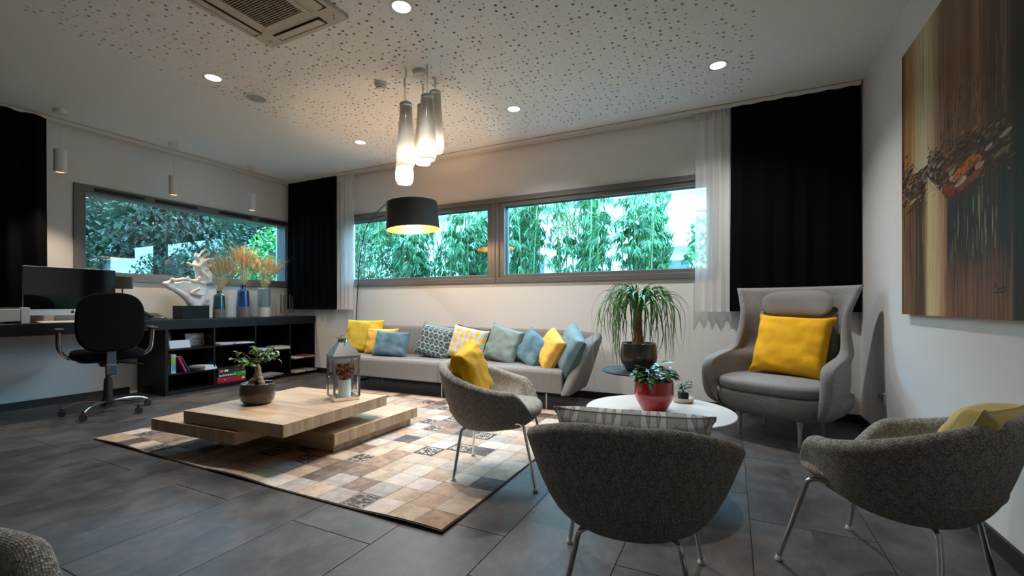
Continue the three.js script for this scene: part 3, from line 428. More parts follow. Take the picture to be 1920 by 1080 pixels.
// ---------------------------------------------------------------- sofa
{
  const t = thing('sofa', 'long low grey sofa with a curved arm below the windows', 'sofa', [-2.72, 0, -3.95]);
  const X = (x) => x + 2.72, Z = (z) => z + 3.95;
  const seat = (x0, x1) => { const rings = [], prof = [], f = -3.712, b = -4.22; // side profile of the seat
    const q = [[b, 0.16], [f + 0.01, 0.16], [f, 0.17], [f - 0.0, 0.33], [f - 0.012, 0.358], [f - 0.045, 0.374], [f - 0.25, 0.379], [b, 0.372]];
    const at2 = (x, ins) => q.map(([z, y]) => [X(x), Z(0) + z + (z > -4 ? -ins : ins) * 0.5 - 0, mix(y, 0.27, ins * 1.2)]).map(([a, z, y]) => [a, y, z]);
    const ex = [[x0, 0.03], [x0 + 0.004, 0.012], [x0 + 0.014, 0.0], [(x0 + x1) / 2, 0], [x1 - 0.014, 0], [x1 - 0.004, 0.012], [x1, 0.03]];
    for (const [x, i] of ex) rings.push(at2(x, i)); return triUV(loft(rings)); };
  mesh('seat', seat(-4.20, -2.655), sofaFabric, t); mesh('seat', seat(-2.653, -1.335), sofaFabric, t);
  const back = []; for (let k = 0; k <= 40; k++) { const x = mix(-4.16, -1.17, k / 40), e = Math.min(1, (k === 0 ? 0.6 : 1)); const lean = 0.0; const pr = [[-4.13, 0.34], [-4.16, 0.52], [-4.185, 0.655], [-4.196, 0.69], [-4.215, 0.702], [-4.238, 0.69], [-4.245, 0.655], [-4.235, 0.34], [-4.20, 0.17], [-4.15, 0.17]]; back.push(pr.map(([z, y]) => [X(x + (Math.min(y, 0.66) - 0.66) * 0.42 * (k / 40) ** 10), mix(0.4, y, e) - 0.03 * (k / 40) ** 24, Z(z)])); }
  mesh('backrest', triUV(loft(back.map((r) => r.slice()))), sofaFabric, t);
  // flared arm: leans out, its front edge slopes back
  const arm = []; for (let k = 0; k <= 24; k++) { const v = k / 24, y = mix(0.155, 0.675, v), zf = mix(-3.70, -3.99, v ** 1.5) - 0.16 * ss(0.80, 1, v) ** 2, xi = mix(-1.365, -1.20, v ** 0.9), th = mix(0.10, 0.115, v) * (k === 24 ? 0.35 : k === 23 ? 0.75 : 1), zb = -4.245, xm = xi + 0.05;
    const ring = []; for (let i = 0; i <= 8; i++) { const a = i / 8 * Math.PI; ring.push([X(xm + th / 2 * Math.cos(a)), y, Z(zf - 0.045 + 0.045 * Math.sin(a))]); } for (let i = 0; i <= 8; i++) { const a = Math.PI + i / 8 * Math.PI; ring.push([X(xm + th / 2 * Math.cos(a)), y, Z(zb + 0.03 + 0.03 * Math.sin(a))]); } arm.push(ring.reverse()); }
  mesh('arm', triUV(loft(arm)), sofaFabric, t);
  for (const [x, z] of [[-3.79, -3.77], [-2.64, -3.77], [-1.50, -3.77], [-3.79, -4.17], [-2.64, -4.17], [-1.50, -4.17]]) { const l = mesh('leg', merge([at(cyl(0.008, 0.009, 0.15, 14), 0, 0.085, 0), at(cyl(0.013, 0.011, 0.01, 14), 0, 0.005, 0), at(cyl(0.022, 0.022, 0.006, 14), 0, 0.158, 0)]), brushed, t); l.position.set(X(x), z > -3.8 ? 0.0 : 0, Z(z)); }
}
// ---------------------------------------------------------------- cushions on the sofa
{
  const G = 'sofa cushions', Y = 0.372;
  const lemon = cotton([0.86, 0.74, 0.25], 31), peach = cotton([0.92, 0.72, 0.33], 32), sage = cotton([0.50, 0.57, 0.56], 33), velvet = M([1, 1, 1], 0.85, { map: dtex(128, 128, (u, v) => { const n = fbm(u * 4, v * 3, 4, 3, 35, 3), t = cl(0.5 + (n - 0.5) * 2); return [mix(0.27, 0.42, t), mix(0.41, 0.54, t), mix(0.48, 0.59, t)]; }, 0.35, 0.3), sheen: 0.8, sheenColor: new THREE.Color(0.4, 0.6, 0.7), side: THREE.DoubleSide });
  const slate = cotton([0.46, 0.56, 0.60], 37), navy = cotton([0.22, 0.25, 0.30], 38);
  const scale = M([1, 1, 1], 0.9, { side: THREE.DoubleSide, map: ctex(256, 256, (g, w) => { g.fillStyle = '#35535f'; g.fillRect(0, 0, w, w); g.strokeStyle = '#e4e0d6'; g.lineWidth = 3; const S = w / 4; for (let r = -1; r < 6; r++) for (let q = -1; q < 6; q++) { const x = q * S + (r % 2 ? S / 2 : 0), y = r * S; g.beginPath(); g.arc(x, y, S * 0.62, 0, Math.PI * 2); g.stroke(); g.beginPath(); g.moveTo(x - 12, y); g.lineTo(x + 12, y); g.stroke(); } }, 0.26, 0.26) });
  const flower = M([1, 1, 1], 0.9, { side: THREE.DoubleSide, map: ctex(256, 256, (g, w) => { g.fillStyle = '#cfcbca'; g.fillRect(0, 0, w, w); const S = w / 2; for (let r = -1; r < 3; r++) for (let q = -1; q < 3; q++) for (const [dx, dy] of [[0, 0], [S / 2, S / 2]]) { const x = q * S + dx, y = r * S + dy; g.fillStyle = '#e2ba22'; for (let k = 0; k < 8; k++) { g.beginPath(); g.arc(x + Math.cos(k * 0.785) * 16, y + Math.sin(k * 0.785) * 16, 13, 0, 7); g.fill(); } g.fillStyle = '#d8a86a'; g.beginPath(); g.arc(x, y, 7, 0, 7); g.fill(); const X = x + S / 2; g.strokeStyle = '#8f94a6'; g.lineWidth = 3; for (let k = 0; k < 4; k++) { g.beginPath(); g.moveTo(X, y); g.lineTo(X + Math.cos(k * 1.571 + 0.785) * 20, y + Math.sin(k * 1.571 + 0.785) * 20); g.stroke(); } g.beginPath(); g.arc(X, y, 25, 0, 7); g.stroke(); } }, 0.24, 0.24) });
  const C = (label, w, h, t, m, x, z, yaw, lean, roll, seed, wr) => cushion('sofa_cushion', label, w, h, t, m, [x, Y, z], R(yaw), R(lean), R(roll), G, seed, wr);
  C('large lemon yellow cushion at the arc lamp end of the sofa', 0.52, 0.41, 0.15, lemon, -3.965, -4.00, 8, -14, 0, 41);
  C('small yellow cushion squeezed between the lemon one and a blue one', 0.42, 0.31, 0.11, peach, -3.64, -3.955, 8, -14, 0, 42);
  C('oblong blue velvet cushion in front of a small yellow one', 0.46, 0.29, 0.12, velvet, -3.41, -3.855, 6, -17, -2, 43);
  C('plain sage cushion almost hidden behind the blue patterned one', 0.43, 0.36, 0.10, sage, -2.965, -4.06, 0, -10, -9, 44);
  C('dark blue cushion with a white interlaced line pattern', 0.45, 0.345, 0.13, scale, -2.925, -3.955, 0, -15, -11, 45, 0.4);
  C('plain dark cushion peeking out behind the yellow flowered one', 0.42, 0.345, 0.08, navy, -2.51, -4.065, 0, -10, -7, 46);
  C('yellow and white flower-patterned cushion in the middle of the sofa', 0.44, 0.35, 0.13, flower, -2.51, -3.965, 0, -15, -9, 47, 0.4);
  C('plain sage green cushion beside the yellow flowered one', 0.40, 0.37, 0.14, sage, -2.11, -3.965, -6, -16, -13, 48, 1.4);
  C('tilted blue velvet cushion leaning on the small yellow one near the arm', 0.36, 0.33, 0.14, velvet, -1.80, -3.945, -22, -20, -24, 49, 1.2);
  C('tilted yellow cushion between two blue ones near the arm', 0.36, 0.35, 0.15, peach, -1.60, -3.90, -44, -22, -22, 50, 0.8);
  C('grey-blue cushion leaning against the sofa arm', 0.40, 0.39, 0.16, slate, -1.42, -3.915, -50, -20, -24, 51, 0.8);
}
// ---------------------------------------------------------------- leaves
function leafGeo(len, wid, fold = 0.25, droop = 0.25, n = 4) {   // grows along +z from the origin
  const g = grid(2, n, (u, v) => { const w = wid / 2 * Math.sin(Math.PI * Math.min(1, v * 0.94 + 0.06)) ** 0.8, s = u * 2 - 1; return [s * w, -droop * len * v * v + fold * Math.abs(s) * w, v * len]; });
  return g;
}
const leafMat = (c, rough = 0.45) => M(c, rough, { side: THREE.DoubleSide, transmission: 0, clearcoat: 0.15 });
const thinLeaf = (c) => M(c, 0.9, { side: THREE.DoubleSide, transmission: 0.35, vertexColors: true });
function tint(g, c) { const n = g.attributes.position.count, a = new Float32Array(n * 3); for (let i = 0; i < n; i++) a.set(c, i * 3); g.setAttribute('color', new THREE.BufferAttribute(a, 3)); return g; }
const mergeC = (list) => mergeGeometries(list);
// ---------------------------------------------------------------- white round table and its plants
{
  const t = thing('side_table', 'low white round table between the tub armchairs', 'side table', [-0.345, 0, -2.455]);
  mesh('table_top', lathe([[0, 0.386], [0.36, 0.386], [0.374, 0.391], [0.375, 0.397], [0.372, 0.400], [0, 0.400]], 72), M([0.74, 0.73, 0.71], 0.34), t);
  for (let k = 0; k < 4; k++) { const a = k * Math.PI / 2 + 0.9; const l = mesh('leg', rod([Math.cos(a) * 0.27, 0.388, Math.sin(a) * 0.27], [Math.cos(a) * 0.29, 0.0, Math.sin(a) * 0.29], 0.011, 12), brushed, t); }
  const red = M([0.36, 0.008, 0.012], 0.16, { clearcoat: 1, clearcoatRoughness: 0.06 }), red2 = M([0.44, 0.03, 0.03], 0.3, { clearcoat: 0.6 }), soil = M([0.02, 0.014, 0.01], 1);
  const p = thing('potted_plant', 'leafy green plant in a glossy red two-tone pot', 'potted plant', [-0.365, 0.40, -2.435]);
  mesh('pot', lathe([[0.086, 0.150], [0.090, 0.154], [0.0955, 0.154], [0.098, 0.149], [0.0985, 0.10], [0.0975, 0.072], [0.094, 0.068]], 56), red, p);
  mesh('pot_bowl', lathe([[0, 0], [0.058, 0], [0.062, 0.003], [0.073, 0.020], [0.086, 0.043], [0.0955, 0.064], [0.0975, 0.072]], 56), red2, p);
  mesh('soil', at(cyl(0.088, 0.088, 0.01, 32), 0, 0.135, 0), soil, p);
  const r = rng(91), lg = [leafGeo(0.058, 0.038), leafGeo(0.045, 0.030, 0.3, 0.4), leafGeo(0.066, 0.036, 0.2, 0.5)], lm = [leafMat([0.03, 0.115, 0.018], 0.3), leafMat([0.012, 0.06, 0.02], 0.25), leafMat([0.07, 0.17, 0.03], 0.35), leafMat([0.02, 0.085, 0.03], 0.28)], stems = [];
  for (let k = 0; k < 74; k++) {
    const a = r() * 6.283, q = Math.sqrt(r()), rr = 0.012 + q * 0.070, y = 0.168 + 0.060 * (1 - q * q) * (0.6 + 0.6 * r()) + (r() - 0.5) * 0.012, x = Math.cos(a) * rr, z = Math.sin(a) * rr;
    const l = mesh('leaf', lg[Math.floor(r() * 3)], lm[Math.floor(r() * 4)], p); l.position.set(x, y, z); l.rotation.order = 'YXZ'; l.rotation.set(mix(-0.6, 0.1, q) + (r() - 0.5) * 0.7, Math.PI / 2 - a + (r() - 0.5) * 1.6, (r() - 0.5) * 0.8);
    stems.push(rod([x * 0.45, 0.138, z * 0.45], [x, y, z], 0.0014, 5));
  }
  mesh('stems', merge(stems), lm[0], p);
  const d = thing('succulent_dish', 'little succulent in a black pot standing in a white dish', 'potted plant', [-0.245, 0.40, -2.70]);
  mesh('dish', lathe([[0, 0], [0.046, 0], [0.056, 0.008], [0.06, 0.026], [0.057, 0.026], [0.052, 0.011], [0, 0.008]], 36), M([0.66, 0.64, 0.57], 0.35), d);
  mesh('pot', at(new RoundedBoxGeometry(0.046, 0.046, 0.046, 2, 0.004), 0, 0.032, 0, 0, 0.5), black, d);
  const sl = leafGeo(0.026, 0.016, 0.5, 0.2, 3), sm = leafMat([0.05, 0.13, 0.04], 0.4), st = [];
  for (let k = 0; k < 34; k++) { const a = r() * 6.283, y = 0.06 + r() * 0.055, q = 0.006 + 0.028 * r(); const l = mesh('leaf', sl, sm, d); l.position.set(Math.cos(a) * q + 0.012 * (y - 0.06) / 0.05, y, Math.sin(a) * q); l.rotation.order = 'YXZ'; l.rotation.set(-0.5 + r() * 0.8, Math.PI / 2 - a, 0); }
  for (let k = 0; k < 6; k++) st.push(tube([[0, 0.05, 0], [Math.cos(k) * 0.01, 0.075, Math.sin(k) * 0.01], [Math.cos(k * 1.3) * 0.022 + 0.008, 0.09 + 0.006 * k, Math.sin(k * 1.3) * 0.022]], 0.0016, 8, 5));
  mesh('stems', merge(st), sm, d);
}
// ---------------------------------------------------------------- black side table with the ponytail palm
{
  const t = thing('side_table', 'slim black round side table carrying the trailing palm', 'side table', [-0.63, 0, -3.47]);
  mesh('table_top', lathe([[0, 0.440], [0.262, 0.440], [0.27, 0.445], [0.27, 0.452], [0.266, 0.452], [0.262, 0.448], [0, 0.448]], 64), black, t);
  mesh('column', at(cyl(0.016, 0.016, 0.43, 18), 0, 0.22, 0), black, t); mesh('base', lathe([[0, 0.012], [0.16, 0.010], [0.17, 0.004], [0.17, 0], [0, 0]], 48), black, t);
  const p = thing('ponytail_palm', 'ponytail palm with long trailing leaves in a dark glazed pot', 'potted plant', [-0.632, 0.449, -3.475]);
  const glaze = M([1, 1, 1], 0.28, { map: dtex(128, 64, (u, v) => { const n = fbm(u * 6, v * 5, 6, 5, 61, 4); return [0.14 + 0.10 * n, 0.125 + 0.08 * n, 0.115 + 0.07 * n]; }, 1, 1), clearcoat: 0.5, side: THREE.DoubleSide });
  mesh('pot', lathe([[0, 0], [0.085, 0], [0.10, 0.012], [0.128, 0.06], [0.137, 0.105], [0.134, 0.155], [0.126, 0.205], [0.123, 0.212], [0.118, 0.208], [0.12, 0.17], [0, 0.17]], 56), glaze, p);
  mesh('soil', at(cyl(0.12, 0.12, 0.008, 36), 0, 0.186, 0), M([0.02, 0.015, 0.012], 1), p);
  const bark = M([1, 1, 1], 0.9, { map: dtex(64, 128, (u, v) => { const n = fbm(u * 5, v * 22, 5, 22, 71, 3); return [mix(0.36, 0.60, n), mix(0.27, 0.48, n), mix(0.18, 0.36, n)]; }), bumpMap: plaster, bumpScale: 0.003 });
  mesh('trunk', lathe([[0.056, 0.17], [0.052, 0.20], [0.042, 0.23], [0.031, 0.27], [0.026, 0.33], [0.024, 0.41], [0.026, 0.45], [0.02, 0.48], [0, 0.49]], 28), bark, p);
  const r = rng(17), cols = [[0.06, 0.22, 0.035], [0.035, 0.15, 0.03], [0.09, 0.28, 0.055], [0.045, 0.18, 0.04]], lists = [[], [], [], []];
  for (let k = 0; k < 125; k++) {
    const a = r() * 6.283, up = 0.35 + 1.1 * r(), L = 0.38 + 0.42 * r(), w = 0.009 + 0.005 * r(), reach = (0.15 + 0.16 * r()) * (1.35 - 0.40 * up), top = 0.06 + 0.12 * up * (0.6 + 0.4 * r()), fall = L * (0.55 + 0.45 * r()) * (Math.cos(a + 1.4) > 0.72 ? 0.45 : 1);
    const c = new THREE.CatmullRomCurve3([V(0, 0, 0), V(reach * 0.35, top * 0.85, 0), V(reach * 0.75, top * 0.9, 0), V(reach * 1.0, top - fall * 0.28, (r() - 0.5) * 0.03), V(reach * (1.0 + 0.08 * r()), top - fall * 0.65, (r() - 0.5) * 0.07), V(reach * (0.95 + 0.25 * (r() - 0.3)), top - fall, (r() - 0.5) * 0.11)]);
    const P = c.getPoints(13), tw = (r() - 0.5) * 1.5, y0 = 0.43 + 0.06 * r();
    const g = grid(2, 13, (u, v) => { const q = P[Math.round(v * 13)], ww = w * (0.55 + 0.45 * Math.sin(Math.PI * Math.min(1, v + 0.12))) * (v > 0.85 ? (1 - v) / 0.15 + 0.05 : 1) / 2, s = u * 2 - 1; return [q.x + s * ww * Math.sin(tw * v) * 0.4 + 0.012, q.y + Math.abs(s) * ww * 0.6, q.z + s * ww * Math.cos(tw * v)]; });
    g.rotateY(a); g.translate(0, y0, 0); lists[k % 4].push(g);
  }
  lists.forEach((l, k) => { const m = mesh('fronds', merge(l), leafMat(cols[k], 0.38), p); m.userData.kind = 'stuff'; });
}
// ---------------------------------------------------------------- bonsai on the coffee table
{
  const p = thing('bonsai', 'little ginseng ficus in a round dark brown pot on the coffee table', 'potted plant', [-2.83, TT, -1.93]);
  const glaze = M([1, 1, 1], 0.3, { map: dtex(128, 128, (u, v) => { const n = fbm(u * 8, v * 14, 8, 14, 81, 4); return [0.17 + 0.10 * n, 0.14 + 0.08 * n, 0.115 + 0.06 * n]; }), clearcoat: 0.6, side: THREE.DoubleSide });
  mesh('pot', lathe([[0, 0], [0.070, 0], [0.082, 0.006], [0.099, 0.030], [0.106, 0.062], [0.105, 0.10], [0.100, 0.133], [0.0975, 0.137], [0.0935, 0.135], [0.096, 0.11], [0, 0.10]], 52), glaze, p);
  mesh('soil', at(cyl(0.094, 0.094, 0.006, 32), 0, 0.115, 0), M([0.016, 0.012, 0.010], 1), p);
  const bark = M([0.30, 0.20, 0.12], 0.8, { bumpMap: plaster, bumpScale: 0.004 });
  const limb = (pts, rad) => { const c = new THREE.CatmullRomCurve3(pts.map((q) => V(...q))), P = c.getPoints(16), rings = P.map((q, j) => { const t = j / 16, rr = mix(rad[0], rad[1], t) * (1 + 0.12 * Math.sin(j * 1.7)); return Array.from({ length: 14 }, (_, i) => { const a = -i / 14 * 6.283; return [q.x + rr * Math.cos(a), q.y, q.z + rr * Math.sin(a)]; }); }); return loft(rings); };
  mesh('trunk', merge([limb([[-0.035, 0.112, 0.02], [-0.022, 0.150, 0.012], [0.0, 0.185, 0.0], [0.0, 0.235, 0], [-0.012, 0.28, 0]], [0.034, 0.013]), limb([[0.034, 0.112, -0.006], [0.024, 0.15, -0.004], [0.006, 0.19, 0], [0.0, 0.235, 0]], [0.026, 0.014]), limb([[0.0, 0.112, -0.03], [0.004, 0.16, -0.015], [0.002, 0.2, 0]], [0.02, 0.014])]), bark, p);
  const r = rng(33), br = [], lg = [leafGeo(0.036, 0.022, 0.2, 0.3), leafGeo(0.043, 0.026, 0.2, 0.4)], lm = [leafMat([0.05, 0.15, 0.02], 0.3), leafMat([0.02, 0.085, 0.02], 0.28), leafMat([0.11, 0.25, 0.03], 0.32)], tips = [];
  for (let k = 0; k < 24; k++) { const a = r() * 6.283, rr = 0.05 + 0.10 * r(), y = 0.29 + 0.105 * r() - 0.25 * rr, tip = [Math.cos(a) * rr - 0.01, y, Math.sin(a) * rr]; tips.push(tip); br.push(tube([[-0.008, 0.245 + 0.03 * r(), 0], [tip[0] * 0.5, mix(0.27, y, 0.5) + 0.012, tip[2] * 0.5], tip], 0.0022, 8, 5)); }
  mesh('branches', merge(br), bark, p);
  for (let k = 0; k < 130; k++) { const q = tips[k % 24], f = 0.55 + 0.5 * r(), l = mesh('leaf', lg[k % 2], lm[Math.floor(r() * 3)], p), a = r() * 6.283; l.position.set(q[0] * f + (r() - 0.5) * 0.03, mix(0.285, q[1], f) + (r() - 0.4) * 0.03, q[2] * f + (r() - 0.5) * 0.03); l.rotation.order = 'YXZ'; l.rotation.set(-0.3 + r() * 1.0, a, (r() - 0.5) * 1.2); }
}
// ---------------------------------------------------------------- lantern and its contents
{
  const t = thing('metal_lantern', 'tall polished steel lantern with glass sides on the coffee table', 'lantern', [-2.435, TT, -2.29], R(-28)), w = 0.083, h = 0.30;
  mesh('base', merge([span(-w - 0.003, w + 0.003, 0, 0.024, -w - 0.003, w + 0.003, 0.002)]), chrome, t);
  for (const [a, b] of [[-1, -1], [1, -1], [1, 1], [-1, 1]]) mesh('corner_post', span(a * w - 0.0075, a * w + 0.0075, 0.024, h, b * w - 0.0075, b * w + 0.0075, 0.001), chrome, t);
  mesh('top_rim', merge([span(-w - 0.006, w + 0.006, h - 0.012, h + 0.004, -w - 0.008, -w + 0.008), span(-w - 0.006, w + 0.006, h - 0.012, h + 0.004, w - 0.008, w + 0.008), span(-w - 0.008, -w + 0.008, h - 0.012, h + 0.004, -w, w), span(w - 0.008, w + 0.008, h - 0.012, h + 0.004, -w, w)]), chrome, t);
  for (let k = 0; k < 4; k++) { const g = new THREE.PlaneGeometry(2 * w - 0.014, h - 0.034); const m = mesh('glass_pane', g, clearGlass, t); m.rotation.y = k * Math.PI / 2; m.position.set(Math.sin(k * Math.PI / 2) * w, (h + 0.014) / 2, Math.cos(k * Math.PI / 2) * w); }
  const roof = new THREE.CylinderGeometry(0.034 * 1.414, 0.094 * 1.414, 0.092, 4, 1, true); roof.rotateY(Math.PI / 4); roof.translate(0, h + 0.05, 0);
  const rn = roof.toNonIndexed(); rn.computeVertexNormals(); mesh('roof', merge([rn, span(-0.094, 0.094, h + 0.001, h + 0.006, -0.094, 0.094)]), M([0.46, 0.46, 0.46], 0.2, { metalness: 1, side: THREE.DoubleSide }), t);
  const chim = new THREE.CylinderGeometry(0.026 * 1.414, 0.030 * 1.414, 0.03, 4, 1); chim.rotateY(Math.PI / 4); chim.translate(0, h + 0.108, 0); mesh('chimney', merge([chim.toNonIndexed(), span(-0.042, 0.042, h + 0.122, h + 0.127, -0.042, 0.042)]), chrome, t);
  mesh('handle', tube([[-0.05, h + 0.086, 0], [-0.064, h + 0.115, 0], [-0.058, h + 0.134, 0], [0, h + 0.137, 0], [0.058, h + 0.134, 0], [0.064, h + 0.115, 0], [0.05, h + 0.086, 0]], 0.0035, 40, 8), chrome, t);
  mesh('knob', at(new THREE.SphereGeometry(0.006, 12, 8), 0, 0.16, 0.094), chrome, t);
  const c = thing('flower_vase', 'white cylinder vase with dried pink and brown flowers inside the lantern', 'vase', [-2.43, TT + 0.024, -2.295]);
  mesh('vase', lathe([[0, 0], [0.040, 0], [0.041, 0.002], [0.041, 0.110], [0.039, 0.112], [0.037, 0.109], [0.037, 0.09], [0, 0.088]], 36), M([0.72, 0.70, 0.66], 0.5), c);
  const r = rng(55), cols = [[0.20, 0.055, 0.045], [0.36, 0.13, 0.11], [0.13, 0.035, 0.025], [0.42, 0.26, 0.10], [0.46, 0.24, 0.22]], gs = [0, 1, 2, 3, 4].map(() => []);
  for (let k = 0; k < 260; k++) { const a = r() * 6.283, q = Math.sqrt(r()), y = 0.115 + r() * 0.10, rr = q * (0.025 + 0.045 * ss(0.11, 0.19, y)); const g = new THREE.IcosahedronGeometry(0.004 + 0.006 * r(), 0); g.scale(1, 1.7, 1); g.rotateX((r() - 0.5) * 1.5); g.rotateZ((r() - 0.5) * 1.5); g.translate(Math.cos(a) * rr, y, Math.sin(a) * rr); gs[y > 0.195 && r() < 0.5 ? 3 : Math.floor(r() * r() * 5)].push(g); }
  gs.forEach((l, k) => { if (l.length) mesh('dried_flowers', merge(l), M(cols[k], 0.9), c).userData.kind = 'stuff'; });
  mesh('stems', merge(Array.from({ length: 14 }, (_, k) => rod([0, 0.09, 0], [Math.cos(k) * 0.03, 0.16, Math.sin(k) * 0.03], 0.0015, 5))), M([0.12, 0.06, 0.03], 0.9), c);
}
// ---------------------------------------------------------------- desk top and shelf unit
const DT = 0.79, darkWood = M([1, 1, 1], 0.42, { map: dtex(128, 256, (u, v) => { const n = fbm(u * 40, v * 3, 40, 3, 91, 3); return [0.035 + 0.02 * n, 0.036 + 0.02 * n, 0.040 + 0.022 * n]; }, 0.4, 0.8), specularIntensity: 0.6 });
{
  const t = thing('desk', 'long black built-in desk top running along the wall under the window', 'desk', [-5.515, 0, -2.2]);
  mesh('worktop', span(-0.272, 0.275, 0.688, DT, -2.228, 3.2, 0.003), darkWood, t);
  mesh('support_panel', span(-0.27, 0.25, 0, 0.688, 3.14, 3.18), darkWood, t);
  const s = thing('shelf_unit', 'black open shelf unit under the corner end of the desk', 'shelf unit', [-5.515, 0, -3.5]);
  const Z = (z) => z + 3.5, cols = [-2.576, -3.064, -3.551, -4.032, -4.42];
  mesh('side_panel', span(-0.272, 0.272, 0, 0.686, Z(-2.600), Z(-2.572), 0.001), darkWood, s);
  mesh('back_panel', span(-0.272, -0.262, 0, 0.686, Z(-4.42), Z(-2.6)), darkWood, s);
  mesh('plinth', span(-0.25, 0.255, 0, 0.025, Z(-4.42), Z(-2.6)), darkWood, s); mesh('bottom_board', span(-0.262, 0.270, 0.025, 0.043, Z(-4.42), Z(-2.6)), darkWood, s);
  for (const z of cols.slice(1)) mesh('divider', span(-0.262, 0.270, 0.043, 0.686, Z(z) - 0.009 + (z < -4.4 ? 0.01 : 0), Z(z) + 0.009 + (z < -4.4 ? 0.01 : 0)), darkWood, s);
  const shelf = (k, y) => mesh('shelf', span(-0.262, 0.266, y - 0.018, y, Z(cols[k + 1]) + 0.009, Z(cols[k]) - (k ? 0.009 : 0.024)), darkWood, s);
  shelf(0, 0.485); shelf(0, 0.226); shelf(1, 0.487); shelf(2, 0.375); shelf(3, 0.225);
}
// things on the shelves
{
  const paper = M([0.62, 0.62, 0.63], 0.8), G = 'papers and books on the shelves';
  const bookM = (c) => M(c, 0.55);
  function book(label, w, h, d, c, p, turn, tilt, name = 'book') { const t = thing(name, label, 'book', p, turn, G); t.rotation.order = 'YXZ'; t.rotation.x = tilt; mesh('cover', merge([span(-d / 2, d / 2, 0, h, -w / 2, -w / 2 + 0.002), span(-d / 2, d / 2, 0, h, w / 2 - 0.002, w / 2), span(d / 2 - 0.002, d / 2, 0, h, -w / 2, w / 2)]), Array.isArray(c) ? bookM(c) : c, t); mesh('pages', span(-d / 2 + 0.003, d / 2 - 0.003, 0.002, h - 0.002, -w / 2 + 0.002, w / 2 - 0.002), paper, t); return t; }
  const cover = M([1, 1, 1], 0.5, { map: ctex(64, 256, (g) => { g.fillStyle = '#3f8f9c'; g.fillRect(0, 0, 64, 256); g.fillStyle = '#8fb8b8'; g.fillRect(0, 96, 64, 70); g.fillStyle = '#8c9a3a'; g.fillRect(0, 166, 64, 90); g.fillStyle = '#dfe9e6'; g.fillRect(20, 20, 20, 70); }, 0.06, 0.2) });
  book('upright book with a turquoise and green spine on the lower left shelf', 0.046, 0.20, 0.15, cover, [-5.33, 0.226, -2.655], 0, 0);
  book('magenta book leaning on the lower left shelf', 0.022, 0.19, 0.15, [0.42, 0.015, 0.12], [-5.34, 0.226, -2.782], 0, R(24));
  book('black book leaning behind the magenta one', 0.020, 0.19, 0.15, [0.02, 0.02, 0.025], [-5.35, 0.226, -2.822], 0, R(27));
  const stack = (label, p, w, d, n, cols, turn = 0, spread = 0.01, th = 0.008, name = 'magazine_stack') => { const t = thing(name, label, 'papers', p, turn, G), r = rng(p[2] * -1000 | 0); for (let k = 0; k < n; k++) { const m = mesh('sheet', at(span(-d / 2, d / 2, 0, th * 0.92, -w / 2, w / 2), (r() - 0.5) * spread, k * th, (r() - 0.5) * spread, 0, (r() - 0.5) * 0.2), cols[k % cols.length], t); } return t; };
  const wp = M([0.55, 0.58, 0.63], 0.7), cream = M([0.52, 0.44, 0.30], 0.7), redP = M([0.30, 0.05, 0.04], 0.6), greyP = M([0.28, 0.28, 0.29], 0.7);
  const tray = thing('paper_tray', 'slanted pile of white leaflets in front of the small pictures', 'papers', [-5.325, 0.485, -2.74], 0, G);
  for (let k = 0; k < 4; k++) mesh('leaflet', at(span(-0.003, 0.003, 0, 0.082, -0.10, 0.10), 0.03 - k * 0.009, 0, 0, 0, 0, R(14)), wp, tray);
  stack('two white booklets lying on the lower left shelf', [-5.33, 0.226, -2.99], 0.15, 0.20, 2, [wp, paper], 0.25, 0.02, 0.024);
  stack('white papers spread on the upper shelf of the second bay, beside the pictures', [-5.33, 0.487, -3.17], 0.17, 0.24, 3, [wp, paper], 0.1, 0.02, 0.007); stack('loose white brochures at the far end of the second bay upper shelf', [-5.33, 0.487, -3.41], 0.22, 0.22, 2, [paper, wp], -0.05, 0.02, 0.007);
  stack('white leaflet on the third bay shelf behind the ficus', [-5.31, 0.375, -3.68], 0.15, 0.19, 2, [wp], 0.1, 0.02, 0.012); stack('cream and white brochures at the far end of the third bay shelf', [-5.31, 0.375, -3.90], 0.20, 0.22, 3, [cream, paper, cream], -0.1, 0.02, 0.012);
  stack('flat magazines on the floor board of the third bay', [-5.30, 0.043, -3.72], 0.30, 0.24, 3, [wp, redP, greyP], 0.05, 0.02, 0.009);
  stack('grey magazine on the corner bay shelf', [-5.31, 0.225, -4.13], 0.17, 0.22, 2, [greyP, paper], 0.05, 0.02, 0.010); stack('reddish magazines on the corner bay shelf', [-5.31, 0.225, -4.315], 0.18, 0.22, 3, [redP, cream, redP], 0, 0.015, 0.010);
  stack('cream booklet on the floor board of the corner bay', [-5.30, 0.043, -4.135], 0.16, 0.22, 2, [cream, cream], 0, 0.02, 0.011); stack('grey booklets on the floor board next to the corner', [-5.30, 0.043, -4.325], 0.16, 0.22, 2, [paper, greyP], 0, 0.015, 0.012);
  const pic = M([1, 1, 1], 0.5, { map: ctex(256, 160, (g, w, h) => { g.fillStyle = '#8fa0ae'; g.fillRect(0, 0, w, h); const r = rng(8); for (let k = 0; k < 160; k++) { const x = r() * w, y = r() * h; g.fillStyle = y < 55 ? ['#9db4c8', '#4f78a8', '#d0c6b4'][Math.floor(r() * 3)] : y < 105 ? ['#8a5a44', '#3a3438', '#b08a6a', '#6a3030'][Math.floor(r() * 4)] : ['#4a3a30', '#a8998a', '#2a2a2a', '#7a5038'][Math.floor(r() * 4)]; g.fillRect(x, y, 6 + r() * 26, 4 + r() * 12); } }, 1, 1) });
  const f = thing('picture_card', 'small colourful landscape picture standing on the upper left shelf', 'picture', [-5.42, 0.486, -2.97], Math.PI / 2 + 0.05); f.rotation.order = 'YXZ'; f.rotation.x = R(-8);
